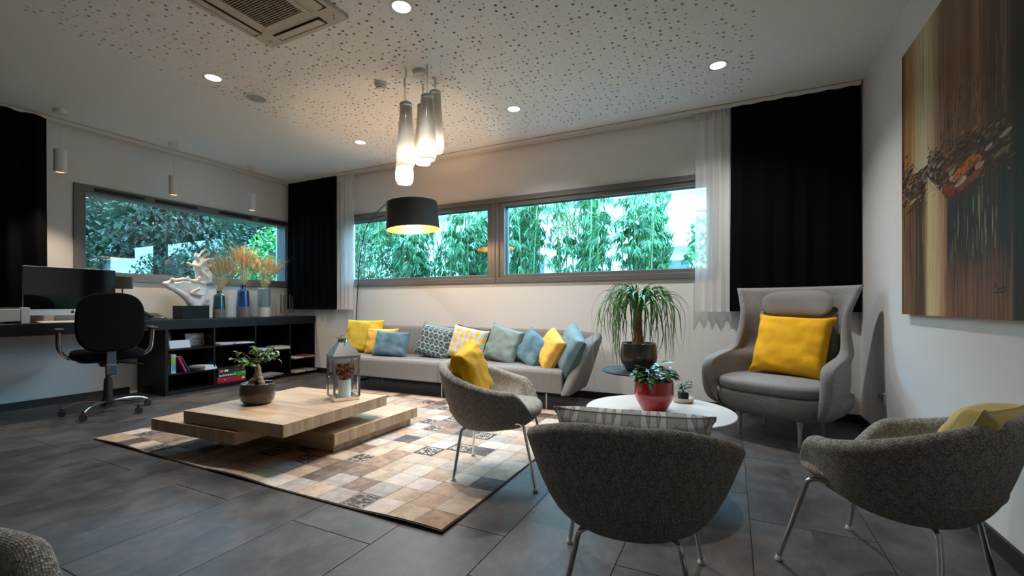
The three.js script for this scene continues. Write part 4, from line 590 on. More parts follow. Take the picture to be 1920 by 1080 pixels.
  mesh('card', span(-0.115, 0.115, 0, 0.145, -0.004, 0), M([0.10, 0.05, 0.025], 0.5), f); const pm = mesh('print', new THREE.PlaneGeometry(0.205, 0.132), pic, f); pm.position.set(-0.006, 0.0725, 0.001);
  const b = thing('picture_card', 'dark brown picture standing at the side of the upper left shelf', 'picture', [-5.46, 0.486, -2.68], Math.PI / 2); b.rotation.order = 'YXZ'; b.rotation.x = R(-8);
  mesh('card', span(-0.06, 0.06, 0, 0.165, -0.004, 0), M([0.06, 0.035, 0.025], 0.5), b); mesh('print', span(-0.045, 0.045, 0.02, 0.145, -0.001, 0.001), M([0.09, 0.05, 0.035], 0.5), b);
  // board games
  const gw = (txt, bg, fn) => M([1, 1, 1], 0.45, { map: ctex(512, 128, (g, w, h) => { g.fillStyle = bg; g.fillRect(0, 0, w, h); fn(g, w, h); }, 1, 1) });
  const boxOf = (name, label, p, w, h, d, side, front) => { const t = thing(name, label, 'board game', p, Math.PI / 2); mesh('box', span(-w / 2, w / 2, 0, h, -d, -0.001, 0.001), M(side, 0.5), t); const m = mesh('front_print', new THREE.PlaneGeometry(w - 0.004, h - 0.003), front, t); m.position.set(0, h / 2, 0.0006); return t; };
  boxOf('board_game', 'flat red board game box at the bottom of the second bay', [-5.27, 0.043, -3.275], 0.33, 0.062, 0.26, [0.35, 0.02, 0.03], gw('', '#a3182a', (g) => { g.fillStyle = '#c9b48c'; g.fillRect(440, 30, 60, 60); g.fillStyle = '#801020'; g.fillRect(0, 96, 512, 32); g.fillStyle = '#e6c8c0'; g.beginPath(); g.arc(130, 52, 14, 0, 7); g.fill(); }));
  boxOf('board_game', 'dark green word game box with white lettering on top of the red box', [-5.275, 0.1055, -3.285], 0.33, 0.052, 0.26, [0.01, 0.05, 0.03], gw('', '#0d2a22', (g) => { g.fillStyle = '#2f8a2c'; g.beginPath(); g.moveTo(250, 0); g.lineTo(512, 0); g.lineTo(512, 128); g.lineTo(330, 128); g.fill(); g.fillStyle = '#f2f2ee'; g.font = 'bold 62px sans-serif'; g.fillText('SCRABBLE', 12, 92); g.fillStyle = '#c8d820'; g.fillRect(440, 20, 40, 40); }));
  boxOf('board_game', 'dark card game box with small pictures on top of the word game', [-5.28, 0.158, -3.285], 0.32, 0.045, 0.25, [0.02, 0.02, 0.02], gw('', '#151515', (g) => { g.fillStyle = '#d06a3a'; g.fillRect(20, 20, 70, 90); g.fillStyle = '#e0d8c8'; g.fillRect(110, 30, 70, 70); g.fillStyle = '#8a8480'; for (let k = 0; k < 8; k++) g.fillRect(240 + k * 22, 78, 14, 12); for (let k = 0; k < 4; k++) g.fillRect(310 + k * 22, 40, 14, 10); g.fillStyle = '#b02020'; g.fillRect(440, 20, 50, 60); }));
}
// ---------------------------------------------------------------- things on the desk
{
  const G = 'vases of dried wheat', straw = [[0.78, 0.60, 0.33], [0.72, 0.50, 0.24], [0.80, 0.50, 0.20], [0.62, 0.50, 0.30]].map((c) => M(c, 0.9, { side: THREE.DoubleSide })), petal = M([0.72, 0.60, 0.47], 0.9);
  function bouquet(t, y0, n, spread, hgt, seed, lean) {
    const r = rng(seed), stems = [], ears = [[], [], [], []];
    for (let k = 0; k < n; k++) {
      const a = r() * 6.283, out = spread * Math.sqrt(r()), L = hgt * (0.65 + 0.4 * r()), tip = V(Math.cos(a) * out * 0.6 + lean[0] * r(), L, Math.sin(a) * out + lean[1] * (r() * 1.3 - 0.2));
      const b = V(Math.cos(a) * 0.012, 0, Math.sin(a) * 0.012), mid = b.clone().lerp(tip, 0.5).add(V(0, L * 0.10, 0)), c = new THREE.QuadraticBezierCurve3(b, mid, tip);
      stems.push(new THREE.TubeGeometry(c, 6, 0.0012, 4));
      const dir = c.getTangent(1), list = ears[Math.floor(r() * 4)];
      for (let q = 0; q < 9; q++) { const p = c.getPoint(1 - 0.035 * q), s = leafGeo(0.030, 0.010, 0.6, 0, 2); const d = dir.clone().multiplyScalar(1.1).add(V(r() - 0.5, r() - 0.5, r() - 0.5).multiplyScalar(0.9)).normalize(); s.applyQuaternion(new THREE.Quaternion().setFromUnitVectors(V(0, 0, 1), d)); s.translate(p.x, p.y, p.z); list.push(s.toNonIndexed()); const w = rod([p.x, p.y, p.z], p.clone().addScaledVector(dir.clone().add(V(r() - 0.5, r() - 0.5, r() - 0.5).multiplyScalar(0.6)).normalize(), 0.075 + 0.04 * r()).toArray(), 0.0006, 3); list.push(w); }
    }
    const m = mesh('stems', merge(stems), straw[3], t); m.position.y = y0; m.userData.kind = 'stuff';
    ears.forEach((l, k) => { if (l.length) { const e = mesh('wheat_ears', merge(l), straw[k], t); e.position.y = y0; e.userData.kind = 'stuff'; } });
  }
  const bloom = (t, x, y, z, s) => { const g = []; const r = rng(x * 999 + y * 77 | 0); for (let k = 0; k < 26; k++) { const a = k * 2.4, q = Math.sqrt(k / 26) * s; const l = leafGeo(s * 0.5, s * 0.28, 0.3, -0.3, 2); l.rotateX(-0.9 + 0.9 * q / s); l.rotateY(Math.PI / 2 - a); l.translate(Math.cos(a) * q * 0.6, 0.25 * s * (1 - q / s), Math.sin(a) * q * 0.6); g.push(l); } g.push(rod([0, 0, 0], [-x * 0.8, -(y - 0.0) * 0.5, -z * 0.8], 0.001, 4)); const m = mesh('white_flower', merge(g), petal, t); m.position.set(x, y, z); };
  const two = (top, low) => [M(top, 0.16, { clearcoat: 1 }), M(low, 0.6)];
  function vase(label, p, prof, split, mats, b) {
    const t = thing('vase', label, 'vase', p, 0, G), hi = prof.filter(([, y]) => y >= split), lo = prof.filter(([, y]) => y <= split);
    mesh('glazed_body', lathe(hi, 40), mats[0], t); mesh('bare_foot', lathe(lo, 40), mats[1], t); mesh('inside', at(cyl(0.018, 0.018, 0.004, 16), 0, prof[prof.length - 1][1] - 0.02, 0), black, t);
    bouquet(t, b.y, b.n, b.s, b.h, b.seed, b.lean); for (const q of b.flowers) bloom(t, ...q); return t;
  }
  const bottle = (h, r) => [[0, 0], [r * 0.92, 0], [r, 0.008], [r, h * 0.33], [r * 0.97, h * 0.45], [r * 0.86, h * 0.80], [r * 0.80, h * 0.84], [r * 0.50, h * 0.87], [r * 0.42, h * 0.90], [r * 0.42, h * 0.985], [r * 0.46, h]];
  vase('teal and grey bottle vase of dried wheat beside the white sculpture', [-5.55, DT, -3.295], bottle(0.325, 0.067), 0.325 * 0.33, two([0.008, 0.06, 0.075], [0.15, 0.145, 0.14]), { y: 0.30, n: 68, s: 0.19, h: 0.40, seed: 3, lean: [0.02, -0.02], flowers: [[0.02, 0.365, 0.0, 0.036]] });
  vase('tall blue and grey bottle vase of dried wheat in the middle', [-5.55, DT, -3.591], bottle(0.405, 0.075), 0.405 * 0.33, two([0.008, 0.06, 0.20], [0.16, 0.15, 0.14]), { y: 0.38, n: 68, s: 0.19, h: 0.46, seed: 7, lean: [0.02, 0.0], flowers: [[0.02, 0.44, 0.0, 0.045], [0.05, 0.53, -0.05, 0.045]] });
  vase('pale blue and cream cylinder vase of dried wheat next to the candles', [-5.55, DT, -3.872], [[0, 0], [0.074, 0], [0.077, 0.004], [0.077, 0.125], [0.077, 0.36], [0.074, 0.372], [0.066, 0.376]], 0.125, two([0.17, 0.24, 0.25], [0.62, 0.54, 0.46]), { y: 0.35, n: 78, s: 0.21, h: 0.40, seed: 11, lean: [0.03, -0.10], flowers: [[0.05, 0.44, -0.01, 0.05], [0.055, 0.50, -0.06, 0.05], [0.05, 0.57, -0.05, 0.055]] });
  // candle holder
  const c = thing('candle_holder', 'looped wire candle holder with slim teal and brown candles', 'candle holder', [-5.55, DT, -4.21]);
  const wireG = []; for (let k = 0; k < 4; k++) wireG.push(at(new THREE.TorusGeometry(0.045, 0.0025, 8, 36), 0, 0.022 + 0.004 * (k % 2), -0.075 + 0.05 * k, Math.PI / 2 - 0.25 + 0.5 * (k % 2)));
  mesh('wire_loops', merge(wireG), brushed, c);
  [[0.09, [0.06, 0.19, 0.22], 0.27], [0.045, [0.24, 0.11, 0.07], 0.26], [-0.05, [0.05, 0.07, 0.09], 0.27], [-0.09, [0.05, 0.07, 0.09], 0.25]].forEach(([z, col, h]) => { const k = thing('candle', `slim candle`, 'candle', [-5.55, DT + 0.03, -4.21 + z], 0, 'candles in the wire holder'); k.userData.label = { 0.09: 'slim teal candle in the wire holder', 0.045: 'slim brown candle in the wire holder', '-0.05': 'slim dark candle in the wire holder in front of the curtain', '-0.09': 'slim dark candle at the corner end of the wire holder' }[z]; mesh('wax', at(cyl(0.0105, 0.009, h, 16), 0, h / 2, 0), M(col, 0.5), k); mesh('wick', at(cyl(0.001, 0.001, 0.012, 6), 0, h + 0.005, 0), black, k); mesh('cup', at(lathe([[0.013, 0], [0.014, 0.02], [0.012, 0.02], [0.012, 0.004], [0, 0.004]], 16), 0, -0.006, 0), brushed, c).position.set(0, 0.03, z); });
}
{ // splash sculpture, one continuous surface
  const t = thing('splash_sculpture', 'white wave-like splash sculpture on a black block', 'sculpture', [-5.55, DT, -2.985]);
  mesh('plinth', span(-0.09, 0.09, 0, 0.147, -0.146, 0.146, 0.002), M([0.006, 0.006, 0.006], 0.4, { specularIntensity: 0.35 }), t);
  // along the wall s (to the corner = +), height y, out of the wall d
  const caps = [], C = (a, b, r0, r1) => caps.push([a, b, r0, r1]);
  const chain = (pts) => { for (let k = 0; k + 1 < pts.length; k++) C(pts[k].slice(0, 3), pts[k + 1].slice(0, 3), pts[k][3], pts[k + 1][3]); };
  chain([[0.03, 0.15, 0, 0.055], [0.0, 0.20, 0, 0.05], [-0.06, 0.26, 0, 0.04], [-0.14, 0.31, 0.01, 0.03], [-0.22, 0.35, 0.02, 0.026], [-0.275, 0.385, 0.02, 0.022]]);
  chain([[0.06, 0.15, 0, 0.05], [0.10, 0.22, -0.02, 0.035], [0.05, 0.27, 0.05, 0.025], [-0.03, 0.29, 0.07, 0.02]]);
  chain([[-0.275, 0.385, 0.02, 0.022], [-0.20, 0.425, 0.03, 0.016], [-0.10, 0.445, 0.03, 0.016], [0.02, 0.43, 0.03, 0.016], [0.12, 0.41, 0.02, 0.020], [0.19, 0.44, 0.0, 0.028]]);
  chain([[-0.22, 0.36, -0.05, 0.018], [-0.1, 0.38, -0.06, 0.02], [0.02, 0.38, -0.05, 0.022], [0.13, 0.40, -0.03, 0.024]]);
  chain([[-0.20, 0.37, 0.0, 0.02], [-0.08, 0.40, -0.01, 0.018], [0.05, 0.40, 0.0, 0.02]]);
  chain([[0.19, 0.44, 0, 0.03], [0.20, 0.51, -0.01, 0.032], [0.14, 0.56, -0.01, 0.030], [0.09, 0.62, 0, 0.032], [0.10, 0.68, 0, 0.026]]);
  chain([[0.16, 0.48, 0.02, 0.02], [0.11, 0.52, 0.03, 0.018], [0.06, 0.60, 0.03, 0.018], [-0.02, 0.615, 0.02, 0.010], [-0.045, 0.63, 0.02, 0.014]]);
  chain([[0.06, 0.66, 0, 0.02], [0.075, 0.72, 0.01, 0.012], [0.11, 0.775, 0.015, 0.009], [0.145, 0.805, 0.015, 0.014]]);
  chain([[0.10, 0.68, 0, 0.02], [0.14, 0.72, 0, 0.012], [0.17, 0.75, -0.01, 0.009], [0.20, 0.765, -0.01, 0.013]]);
  chain([[0.12, 0.66, 0.02, 0.018], [0.17, 0.69, 0.03, 0.010], [0.215, 0.69, 0.03, 0.013]]);
  chain([[0.05, 0.66, 0.02, 0.018], [0.03, 0.71, 0.03, 0.010], [0.03, 0.745, 0.03, 0.012]]); chain([[0.15, 0.58, 0, 0.02], [0.185, 0.615, 0.02, 0.011], [0.20, 0.62, 0.02, 0.013]]);
  chain([[-0.05, 0.44, 0.04, 0.014], [-0.06, 0.475, 0.045, 0.010]]); chain([[0.05, 0.43, 0.04, 0.014], [0.06, 0.47, 0.05, 0.015]]); chain([[-0.2, 0.42, 0.03, 0.014], [-0.215, 0.44, 0.04, 0.014]]);
  chain([[-0.02, 0.31, 0.08, 0.012], [0.03, 0.34, 0.10, 0.017]]); chain([[0.02, 0.28, 0.08, 0.012], [0.09, 0.27, 0.09, 0.010]]);
  for (const [s0, s1, y, r0, d] of [[-0.20, 0.14, 0.372, 0.034, -0.02], [-0.15, 0.15, 0.335, 0.036, -0.02], [-0.09, 0.14, 0.295, 0.040, -0.015], [-0.03, 0.12, 0.250, 0.042, -0.01], [0.00, 0.09, 0.20, 0.045, 0], [0.08, 0.19, 0.475, 0.034, -0.01], [0.075, 0.185, 0.525, 0.032, -0.01], [0.055, 0.15, 0.575, 0.034, 0], [0.045, 0.13, 0.63, 0.032, 0]]) C([s0, y, d], [s1, y, d], r0, r0);
  const S = 0.52, N = 84, mc = new MarchingCubes(N, wallMat, false, false, 200000), c0 = [0.0, 0.48, 0.01];
  const half = N / 2;
  mc.isolation = 0; mc.reset();
  for (let z = 0; z < N; z++) for (let y = 0; y < N; y++) for (let x = 0; x < N; x++) {
    const p = [(x - half) / half * S * 0.72 + c0[0], (y - half) / half * S * 0.72 + c0[1], (z - half) / half * S * 0.72 + c0[2]]; let d = 1e3;
    for (const [a, b, r0, r1] of caps) { const ab = [b[0] - a[0], b[1] - a[1], b[2] - a[2]], ap = [p[0] - a[0], p[1] - a[1], p[2] - a[2]], l2 = ab[0] ** 2 + ab[1] ** 2 + ab[2] ** 2, h = cl((ap[0] * ab[0] + ap[1] * ab[1] + ap[2] * ab[2]) / l2), q = Math.hypot(ap[0] - ab[0] * h, ap[1] - ab[1] * h, ap[2] - ab[2] * h) - mix(r0, r1, h); const k = 0.022, m = Math.max(k - Math.abs(d - q), 0) / k; d = Math.min(d, q) - m * m * k * 0.25; }
    mc.field[x + y * N + z * N * N] = -d;
  }
  mc.update();
  const n = mc.count, pos = new Float32Array(mc.positionArray.subarray(0, n * 3)), g = new THREE.BufferGeometry();
  for (let i = 0; i < n; i++) { const sx = pos[i * 3] * S * 0.72 + c0[0], y = pos[i * 3 + 1] * S * 0.72 + c0[1], d = pos[i * 3 + 2] * S * 0.72 + c0[2]; pos[i * 3] = d; pos[i * 3 + 1] = y; pos[i * 3 + 2] = -sx; }
  g.setAttribute('position', new THREE.BufferAttribute(pos, 3)); const w = mergeVertices(g, 1e-4); w.computeVertexNormals();
  mesh('splash', w, M([0.76, 0.735, 0.71], 0.4, { side: THREE.DoubleSide }), t);
}
{ // computer, keyboard, printer, lamp, phone
  const alu = M([0.52, 0.52, 0.52], 0.38, { metalness: 0.35 }), scr = M([0.004, 0.004, 0.005], 0.06);
  const t = thing('desktop_computer', 'all-in-one computer with a large black screen and silver chin', 'computer', [-5.52, DT, -1.945], Math.PI / 2);
  mesh('back_shell', span(-0.325, 0.325, 0.066, 0.500, -0.022, 0.0, 0.006), alu, t); mesh('screen', span(-0.323, 0.323, 0.118, 0.498, 0.0, 0.003), scr, t); mesh('chin', span(-0.325, 0.325, 0.064, 0.118, 0.0, 0.003), alu, t);
  const logo = mesh('logo', merge([at(cyl(0.013, 0.013, 0.001, 20), 0, 0, 0, Math.PI / 2), at(cyl(0.005, 0.002, 0.001, 8), 0.004, 0.017, 0, Math.PI / 2)]), black, t); logo.position.set(0, 0.091, 0.0035);
  mesh('stand', merge([span(-0.10, 0.10, 0, 0.008, -0.12, 0.075, 0.003), at(span(-0.10, 0.10, 0, 0.10, -0.004, 0.004), 0, 0.004, -0.09, R(28))]), alu, t);
  const k = thing('keyboard', 'slim white keyboard in front of the computer', 'keyboard', [-5.345, DT, -1.88], Math.PI / 2);
  mesh('tray', at(span(-0.215, 0.215, 0.002, 0.010, -0.058, 0.058, 0.003), 0, 0, 0, R(3)), M([0.66, 0.65, 0.63], 0.45), k);
  const key = span(-0.0075, 0.0075, 0, 0.003, -0.0075, 0.0075, 0.001), km = M([0.78, 0.77, 0.75], 0.5); for (let r = 0; r < 5; r++) for (let c = 0; c < 20; c++) { const q = mesh('key', key, km, k); q.position.set(-0.195 + c * 0.0205, 0.0105 - (r - 2) * 0.001, -0.04 + r * 0.0195); }
  const p = thing('printer', 'grey flatbed device at the edge of the picture on the desk', 'printer', [-5.45, DT, -1.44], Math.PI / 2);
  mesh('body', span(-0.155, 0.10, 0.02, 0.125, -0.20, 0.16, 0.006), M([0.45, 0.45, 0.45], 0.45), p); mesh('end_bracket', merge([span(0.10, 0.155, 0.0, 0.135, -0.20, 0.165, 0.006)]), M([0.56, 0.56, 0.56], 0.4), p); mesh('lid', span(-0.155, 0.095, 0.125, 0.137, -0.19, 0.15, 0.004), black, p); mesh('feet', merge([span(-0.15, -0.12, 0, 0.02, -0.19, -0.16), span(-0.15, -0.12, 0, 0.02, 0.12, 0.15)]), black, p);
  const s = thing('sheet_of_paper', 'white sheet of paper lying in front of the grey device', 'paper', [-5.31, DT, -1.38], 0.2); mesh('sheet', span(-0.05, 0.05, 0, 0.001, -0.12, 0.12), M([0.66, 0.62, 0.58], 0.8), s);
  const l = thing('desk_lamp', 'small black lamp half hidden behind the computer screen', 'table lamp', [-5.66, DT, -2.385]);
  mesh('shade', lathe([[0.085, 0.325], [0.08, 0.445], [0.078, 0.445], [0.083, 0.325]], 36), M([0.02, 0.02, 0.02], 0.8, { side: THREE.DoubleSide }), l); mesh('stem', at(cyl(0.006, 0.006, 0.38, 12), 0, 0.2, 0), black, l); mesh('base', at(lathe([[0, 0.012], [0.06, 0.010], [0.065, 0], [0, 0]], 32), 0, 0, 0), black, l);
  const ph = thing('desk_phone', 'black desk phone with a keypad behind the office chair', 'phone', [-5.50, DT, -2.585], Math.PI / 2 + 0.1);
  const shp = new THREE.Shape([[-0.09, 0], [0.09, 0], [0.09, 0.02], [-0.09, 0.07]].map((q) => new THREE.Vector2(...q))), body = new THREE.ExtrudeGeometry(shp, { depth: 0.17, bevelEnabled: false }); body.translate(0, 0, -0.085); body.rotateY(-Math.PI / 2); mesh('body', body, M([0.03, 0.03, 0.032], 0.45), ph);
  const bk = M([0.35, 0.35, 0.36], 0.5); for (let r = 0; r < 4; r++) for (let c = 0; c < 3; c++) { const q = mesh('key', span(-0.008, 0.008, 0, 0.003, -0.006, 0.006), bk, ph); q.position.set(0.0 + c * 0.024, 0.043 - 0.0055 * r, -0.01 + r * 0.02); q.rotation.x = 0.27; }
  const disp = mesh('label_strip', span(-0.015, 0.015, 0, 0.0015, -0.012, 0.012), M([0.6, 0.6, 0.6], 0.5), ph); disp.position.set(0.045, 0.0235, 0.075); disp.rotation.x = 0.27;
  mesh('handset', merge([span(-0.08, -0.035, 0.05, 0.085, -0.08, -0.035, 0.01), span(-0.08, -0.035, 0.03, 0.055, 0.04, 0.085, 0.01), at(span(-0.074, -0.042, -0.012, 0.012, -0.085, 0.085, 0.008), 0, 0.066, 0, 0.25)]), M([0.02, 0.02, 0.022], 0.4), ph);
  mesh('cable', tube([[-5.55, DT + 0.05, -1.66], [-5.45, DT + 0.02, -1.68], [-5.40, DT + 0.004, -1.73], [-5.42, DT + 0.004, -1.82]], 0.003, 20, 6), black); tag(scene.children[scene.children.length - 1], 'thin black cable on the desk beside the computer', 'cable');
}
// ---------------------------------------------------------------- office chair
{
  const t = thing('office_chair', 'black swivel office chair with chrome star base at the desk', 'office chair', [-4.93, 0, -1.975], -Math.PI / 2 - 0.30);
  const fab = M([0.005, 0.005, 0.0055], 1, { specularIntensity: 0.2, bumpMap: weave, bumpScale: 0.0006 }), pl = M([0.015, 0.015, 0.016], 0.5);
  // local +z is where a sitter looks
  const rings = []; for (let k = 0; k <= 8; k++) { const a = k / 8 * Math.PI, s = 1 - 0.06 * (1 - Math.sin(a)), q = superE(0.222 * s, 0.25 * s, 3.0, 56); rings.push(q.map(([x, y]) => [x * (1 + 0.0 * y), 0.80 + y, -0.245 - 0.038 * Math.cos(a) + 0.20 * x * x - 0.12 * (y - 0.02) * 1.0 * (y > 0 ? 0.5 : 0.2)])); }
  const bk = loft(rings); mesh('backrest', bk, fab, t);
  mesh('seat', at(softSlab(0.245, 0.235, 0.475, 0.555, 0.035, 3.2, 0.01), 0, 0, 0.02), fab, t);
  mesh('seat_pan', at(softSlab(0.20, 0.19, 0.455, 0.485, 0.012, 3), 0, 0, 0.01), pl, t);
  mesh('back_bracket', merge([at(span(-0.03, 0.03, -0.17, 0.17, -0.006, 0.006, 0.004), 0, 0.60, -0.262), at(span(-0.03, 0.03, -0.006, 0.006, -0.14, 0.14, 0.004), 0, 0.452, -0.13), span(-0.04, 0.04, 0.36, 0.45, -0.29, -0.25, 0.012)]), M([0.05, 0.07, 0.09], 0.4), t);
  mesh('mechanism', merge([span(-0.06, 0.06, 0.415, 0.46, -0.12, 0.10, 0.01), rod([-0.05, 0.44, -0.02], [-0.23, 0.41, -0.06], 0.006), rod([-0.05, 0.435, 0.03], [-0.2, 0.425, 0.06], 0.005)]), pl, t);
  mesh('column', merge([at(cyl(0.035, 0.028, 0.20, 24), 0, 0.20, 0), at(cyl(0.018, 0.018, 0.16, 20), 0, 0.36, 0), at(cyl(0.045, 0.04, 0.06, 24), 0, 0.095, 0)]), pl, t);
  for (const s of [-1, 1]) {
    const arm = mesh('armrest', merge([at(span(-0.03, 0.03, -0.012, 0.016, -0.13, 0.13, 0.011), s * 0.305, 0.735, 0.0), tube([[s * 0.305, 0.725, 0.11], [s * 0.31, 0.66, 0.12], [s * 0.30, 0.56, 0.06], [s * 0.24, 0.487, 0.02]], 0.014, 20, 10)]), pl, t);
    mesh('post', tube([[s * 0.305, 0.725, -0.06], [s * 0.302, 0.62, -0.05], [s * 0.285, 0.53, -0.03], [s * 0.22, 0.485, -0.01]], 0.009, 20, 10), chrome, arm);
  }
  for (let k = 0; k < 5; k++) {
    const a = k * 1.2566 + 0.30, x = Math.cos(a), z = Math.sin(a);
    const l = mesh('base_arm', tube([[x * 0.03, 0.10, z * 0.03], [x * 0.14, 0.105, z * 0.14], [x * 0.24, 0.092, z * 0.24], [x * 0.295, 0.066, z * 0.295]], 0.0125, 20, 10), chrome, t);
    mesh('caster', merge([at(new THREE.CylinderGeometry(0.026, 0.026, 0.018, 20), 0, 0.026, 0.013, Math.PI / 2), at(new THREE.CylinderGeometry(0.026, 0.026, 0.018, 20), 0, 0.026, -0.013, Math.PI / 2), at(cyl(0.009, 0.009, 0.05, 10), 0, 0.045, 0)]), black, l).position.set(x * 0.30, 0, z * 0.30);
  }
  const tagm = mesh('care_tag', span(-0.004, 0.004, -0.014, 0.014, -0.001, 0.001), M([0.6, 0.6, 0.6], 0.7), t); tagm.position.set(0.20, 0.655, -0.24); tagm.rotation.z = 0.3;
}
// ---------------------------------------------------------------- painting and sockets
{
  const w = 1.34, h = 1.492, t = thing('abstract_painting', 'large abstract canvas in browns with an orange streak shape', 'painting', [XR - 0.019, 1.64, -2.67], -Math.PI / 2);
  const map = ctex(1024, 1140, (g, W, Hh) => {
    const r = rng(19), stops = [[0, [62, 40, 24]], [0.05, [132, 94, 48]], [0.11, [150, 116, 70]], [0.18, [172, 158, 128]], [0.26, [184, 174, 148]], [0.33, [160, 142, 116]], [0.40, [116, 88, 66]], [0.48, [104, 68, 46]], [0.55, [118, 82, 54]], [0.61, [88, 54, 36]], [0.66, [138, 104, 72]], [0.70, [92, 60, 40]], [0.77, [64, 40, 28]], [0.82, [78, 66, 52]], [0.86, [24, 16, 12]], [1, [12, 8, 6]]];
    const low = [[0, [92, 62, 38]], [0.08, [112, 80, 50]], [0.16, [70, 46, 30]], [0.24, [60, 40, 28]], [0.29, [168, 146, 98]], [0.36, [186, 156, 112]], [0.42, [150, 110, 74]], [0.47, [70, 46, 36]], [0.55, [62, 48, 40]], [0.62, [74, 50, 40]], [0.70, [66, 42, 40]], [0.78, [70, 44, 38]], [0.85, [48, 32, 26]], [0.87, [18, 12, 9]], [1, [12, 8, 6]]];
    const ramp = (st, x) => { let k = 0; while (k < st.length - 2 && x > st[k + 1][0]) k++; const [a, b] = [st[k], st[k + 1]], f = cl((x - a[0]) / (b[0] - a[0])); return a[1].map((q, i) => mix(q, b[1][i], f)); };
    for (let x = 0; x < W; x += 2) for (const [st, y0, y1] of [[stops, 0, mix(0.52, 0.6, x / W)], [low, mix(0.52, 0.6, x / W), 1]]) { const c = ramp(st, x / W), n = (hash(x, st === low ? 2 : 1, 4) - 0.5) * 20; g.fillStyle = `rgb(${c.map((q) => Math.round(cl(q + n, 0, 255))).join()})`; g.fillRect(x, y0 * Hh, 2, (y1 - y0) * Hh + 1); }
    const streak = (x, y, ww, l, c, a) => { g.globalAlpha = a; g.fillStyle = c; g.beginPath(); g.ellipse(x, y, ww, l, (r() - 0.5) * 0.02, 0, 7); g.fill(); g.globalAlpha = 1; };
    for (let k = 0; k < 520; k++) { const x = r() * W * 0.86, up = r() < 0.5; streak(x, Hh * (up ? r() * 0.42 : 0.62 + 0.4 * r()), 1 + r() * 4, 50 + r() * 170, ['#3a2416', '#b49a74', '#8a5a34', '#241710', '#6a4a34', '#c4b08c', '#7d3a1e'][Math.floor(r() * 7)], 0.10 + 0.20 * r()); }
    for (let k = 0; k < 110; k++) streak(W * (0.46 + 0.40 * r()), Hh * (0.68 + 0.12 * r()), 2 + r() * 8, 60 + r() * 130, ['#12100f', '#1a2326', '#3a2030', '#2a1a14', '#141c20'][Math.floor(r() * 5)], 0.5);
    for (let k = 0; k < 60; k++) streak(W * 0.24 * r(), Hh * (0.66 + 0.16 * r()), 2 + r() * 5, 60 + r() * 110, ['#2a1a12', '#7a5a34', '#1a1210', '#a5834f'][Math.floor(r() * 4)], 0.4);
    for (let k = 0; k < 30; k++) streak(W * (0.48 + 0.30 * r()), Hh * (0.67 + 0.16 * r()), 2 + r() * 3, 12 + r() * 50, ['#d8cfae', '#c2a46a', '#b8a888'][Math.floor(r() * 3)], 0.5);
    for (let k = 0; k < 300; k++) { const x = W * (0.40 + 0.45 * r()), y = Hh * (0.30 + 0.24 * r()); g.globalAlpha = 0.30; g.fillStyle = ['#3a1d14', '#7a3418', '#241512', '#1a2634', '#a0622c', '#12100f'][Math.floor(r() * 6)]; g.fillRect(x, y, 3 + r() * 8, 12 + r() * 46); }
    for (let k = 0; k < 260; k++) streak(W * (0.44 + 0.42 * r()), Hh * (0.86 + 0.16 * r()), 2 + r() * 4, 50 + r() * 90, ['#7a5236', '#8a6040', '#6a4048', '#94683c', '#4a3028'][Math.floor(r() * 5)], 0.4);
    // the busy middle band of short slanting dabs
    for (let k = 0; k < 2200; k++) { const x = 0.005 + 0.85 * r(), d = (r() + r() + r()) / 1.5 - 1, y = mix(0.50, 0.585, x) + mix(0.115, 0.075, x) * d; if (x > 0.14 && x < 0.29 && y < 0.49) continue; g.save(); g.translate(W * x, Hh * y); g.rotate(-0.16 + (r() - 0.5) * 0.5); g.globalAlpha = 0.4 + 0.4 * r(); g.fillStyle = ['#14100f', '#1c1612', '#241a1a', '#4a2418', '#6a3c1e', '#27304a', '#3a1a20', '#8a6434', '#151b22', '#0f0d0c', '#5a1f18', '#1a1512', '#9c8f7c'][Math.floor(r() * 13)]; g.beginPath(); g.ellipse(0, 0, 5 + r() * 17, 2 + r() * 4, 0, 0, 7); g.fill(); g.restore(); }
    g.globalAlpha = 1; const pour = g.createLinearGradient(W * 0.25, 0, W * 0.47, 0); pour.addColorStop(0, 'rgba(150,126,80,0)'); pour.addColorStop(0.2, 'rgba(206,194,150,0.8)'); pour.addColorStop(0.6, 'rgba(190,160,116,0.8)'); pour.addColorStop(1, 'rgba(120,84,54,0)'); g.fillStyle = pour; g.beginPath(); g.moveTo(W * 0.24, Hh * 0.50); g.lineTo(W * 0.33, Hh * 0.56); g.lineTo(W * 0.46, Hh * 0.64); g.lineTo(W * 0.47, Hh); g.lineTo(W * 0.27, Hh); g.fill();
    for (let k = 0; k < 200; k++) streak(W * (0.28 + 0.17 * r()), Hh * (0.66 + 0.32 * r()), 1 + r() * 2, 20 + r() * 90, ['#e0d6b0', '#9a7a4e', '#c0a878'][Math.floor(r() * 3)], 0.22);
    // warm form with pale strokes, soft edged
    const P = (pts, c, al = 0.9) => { g.fillStyle = c; g.globalAlpha = al; const q = pts.map(([x, y]) => [W * (0.43 + (x - 0.36) * 0.9), Hh * (0.52 + (y - 0.47) * 0.75)]), n = q.length; g.beginPath(); g.moveTo((q[0][0] + q[n - 1][0]) / 2, (q[0][1] + q[n - 1][1]) / 2); q.forEach(([x, y], i) => { const b = q[(i + 1) % n]; g.quadraticCurveTo(x, y, (x + b[0]) / 2, (y + b[1]) / 2); }); g.fill(); g.globalAlpha = 1; };
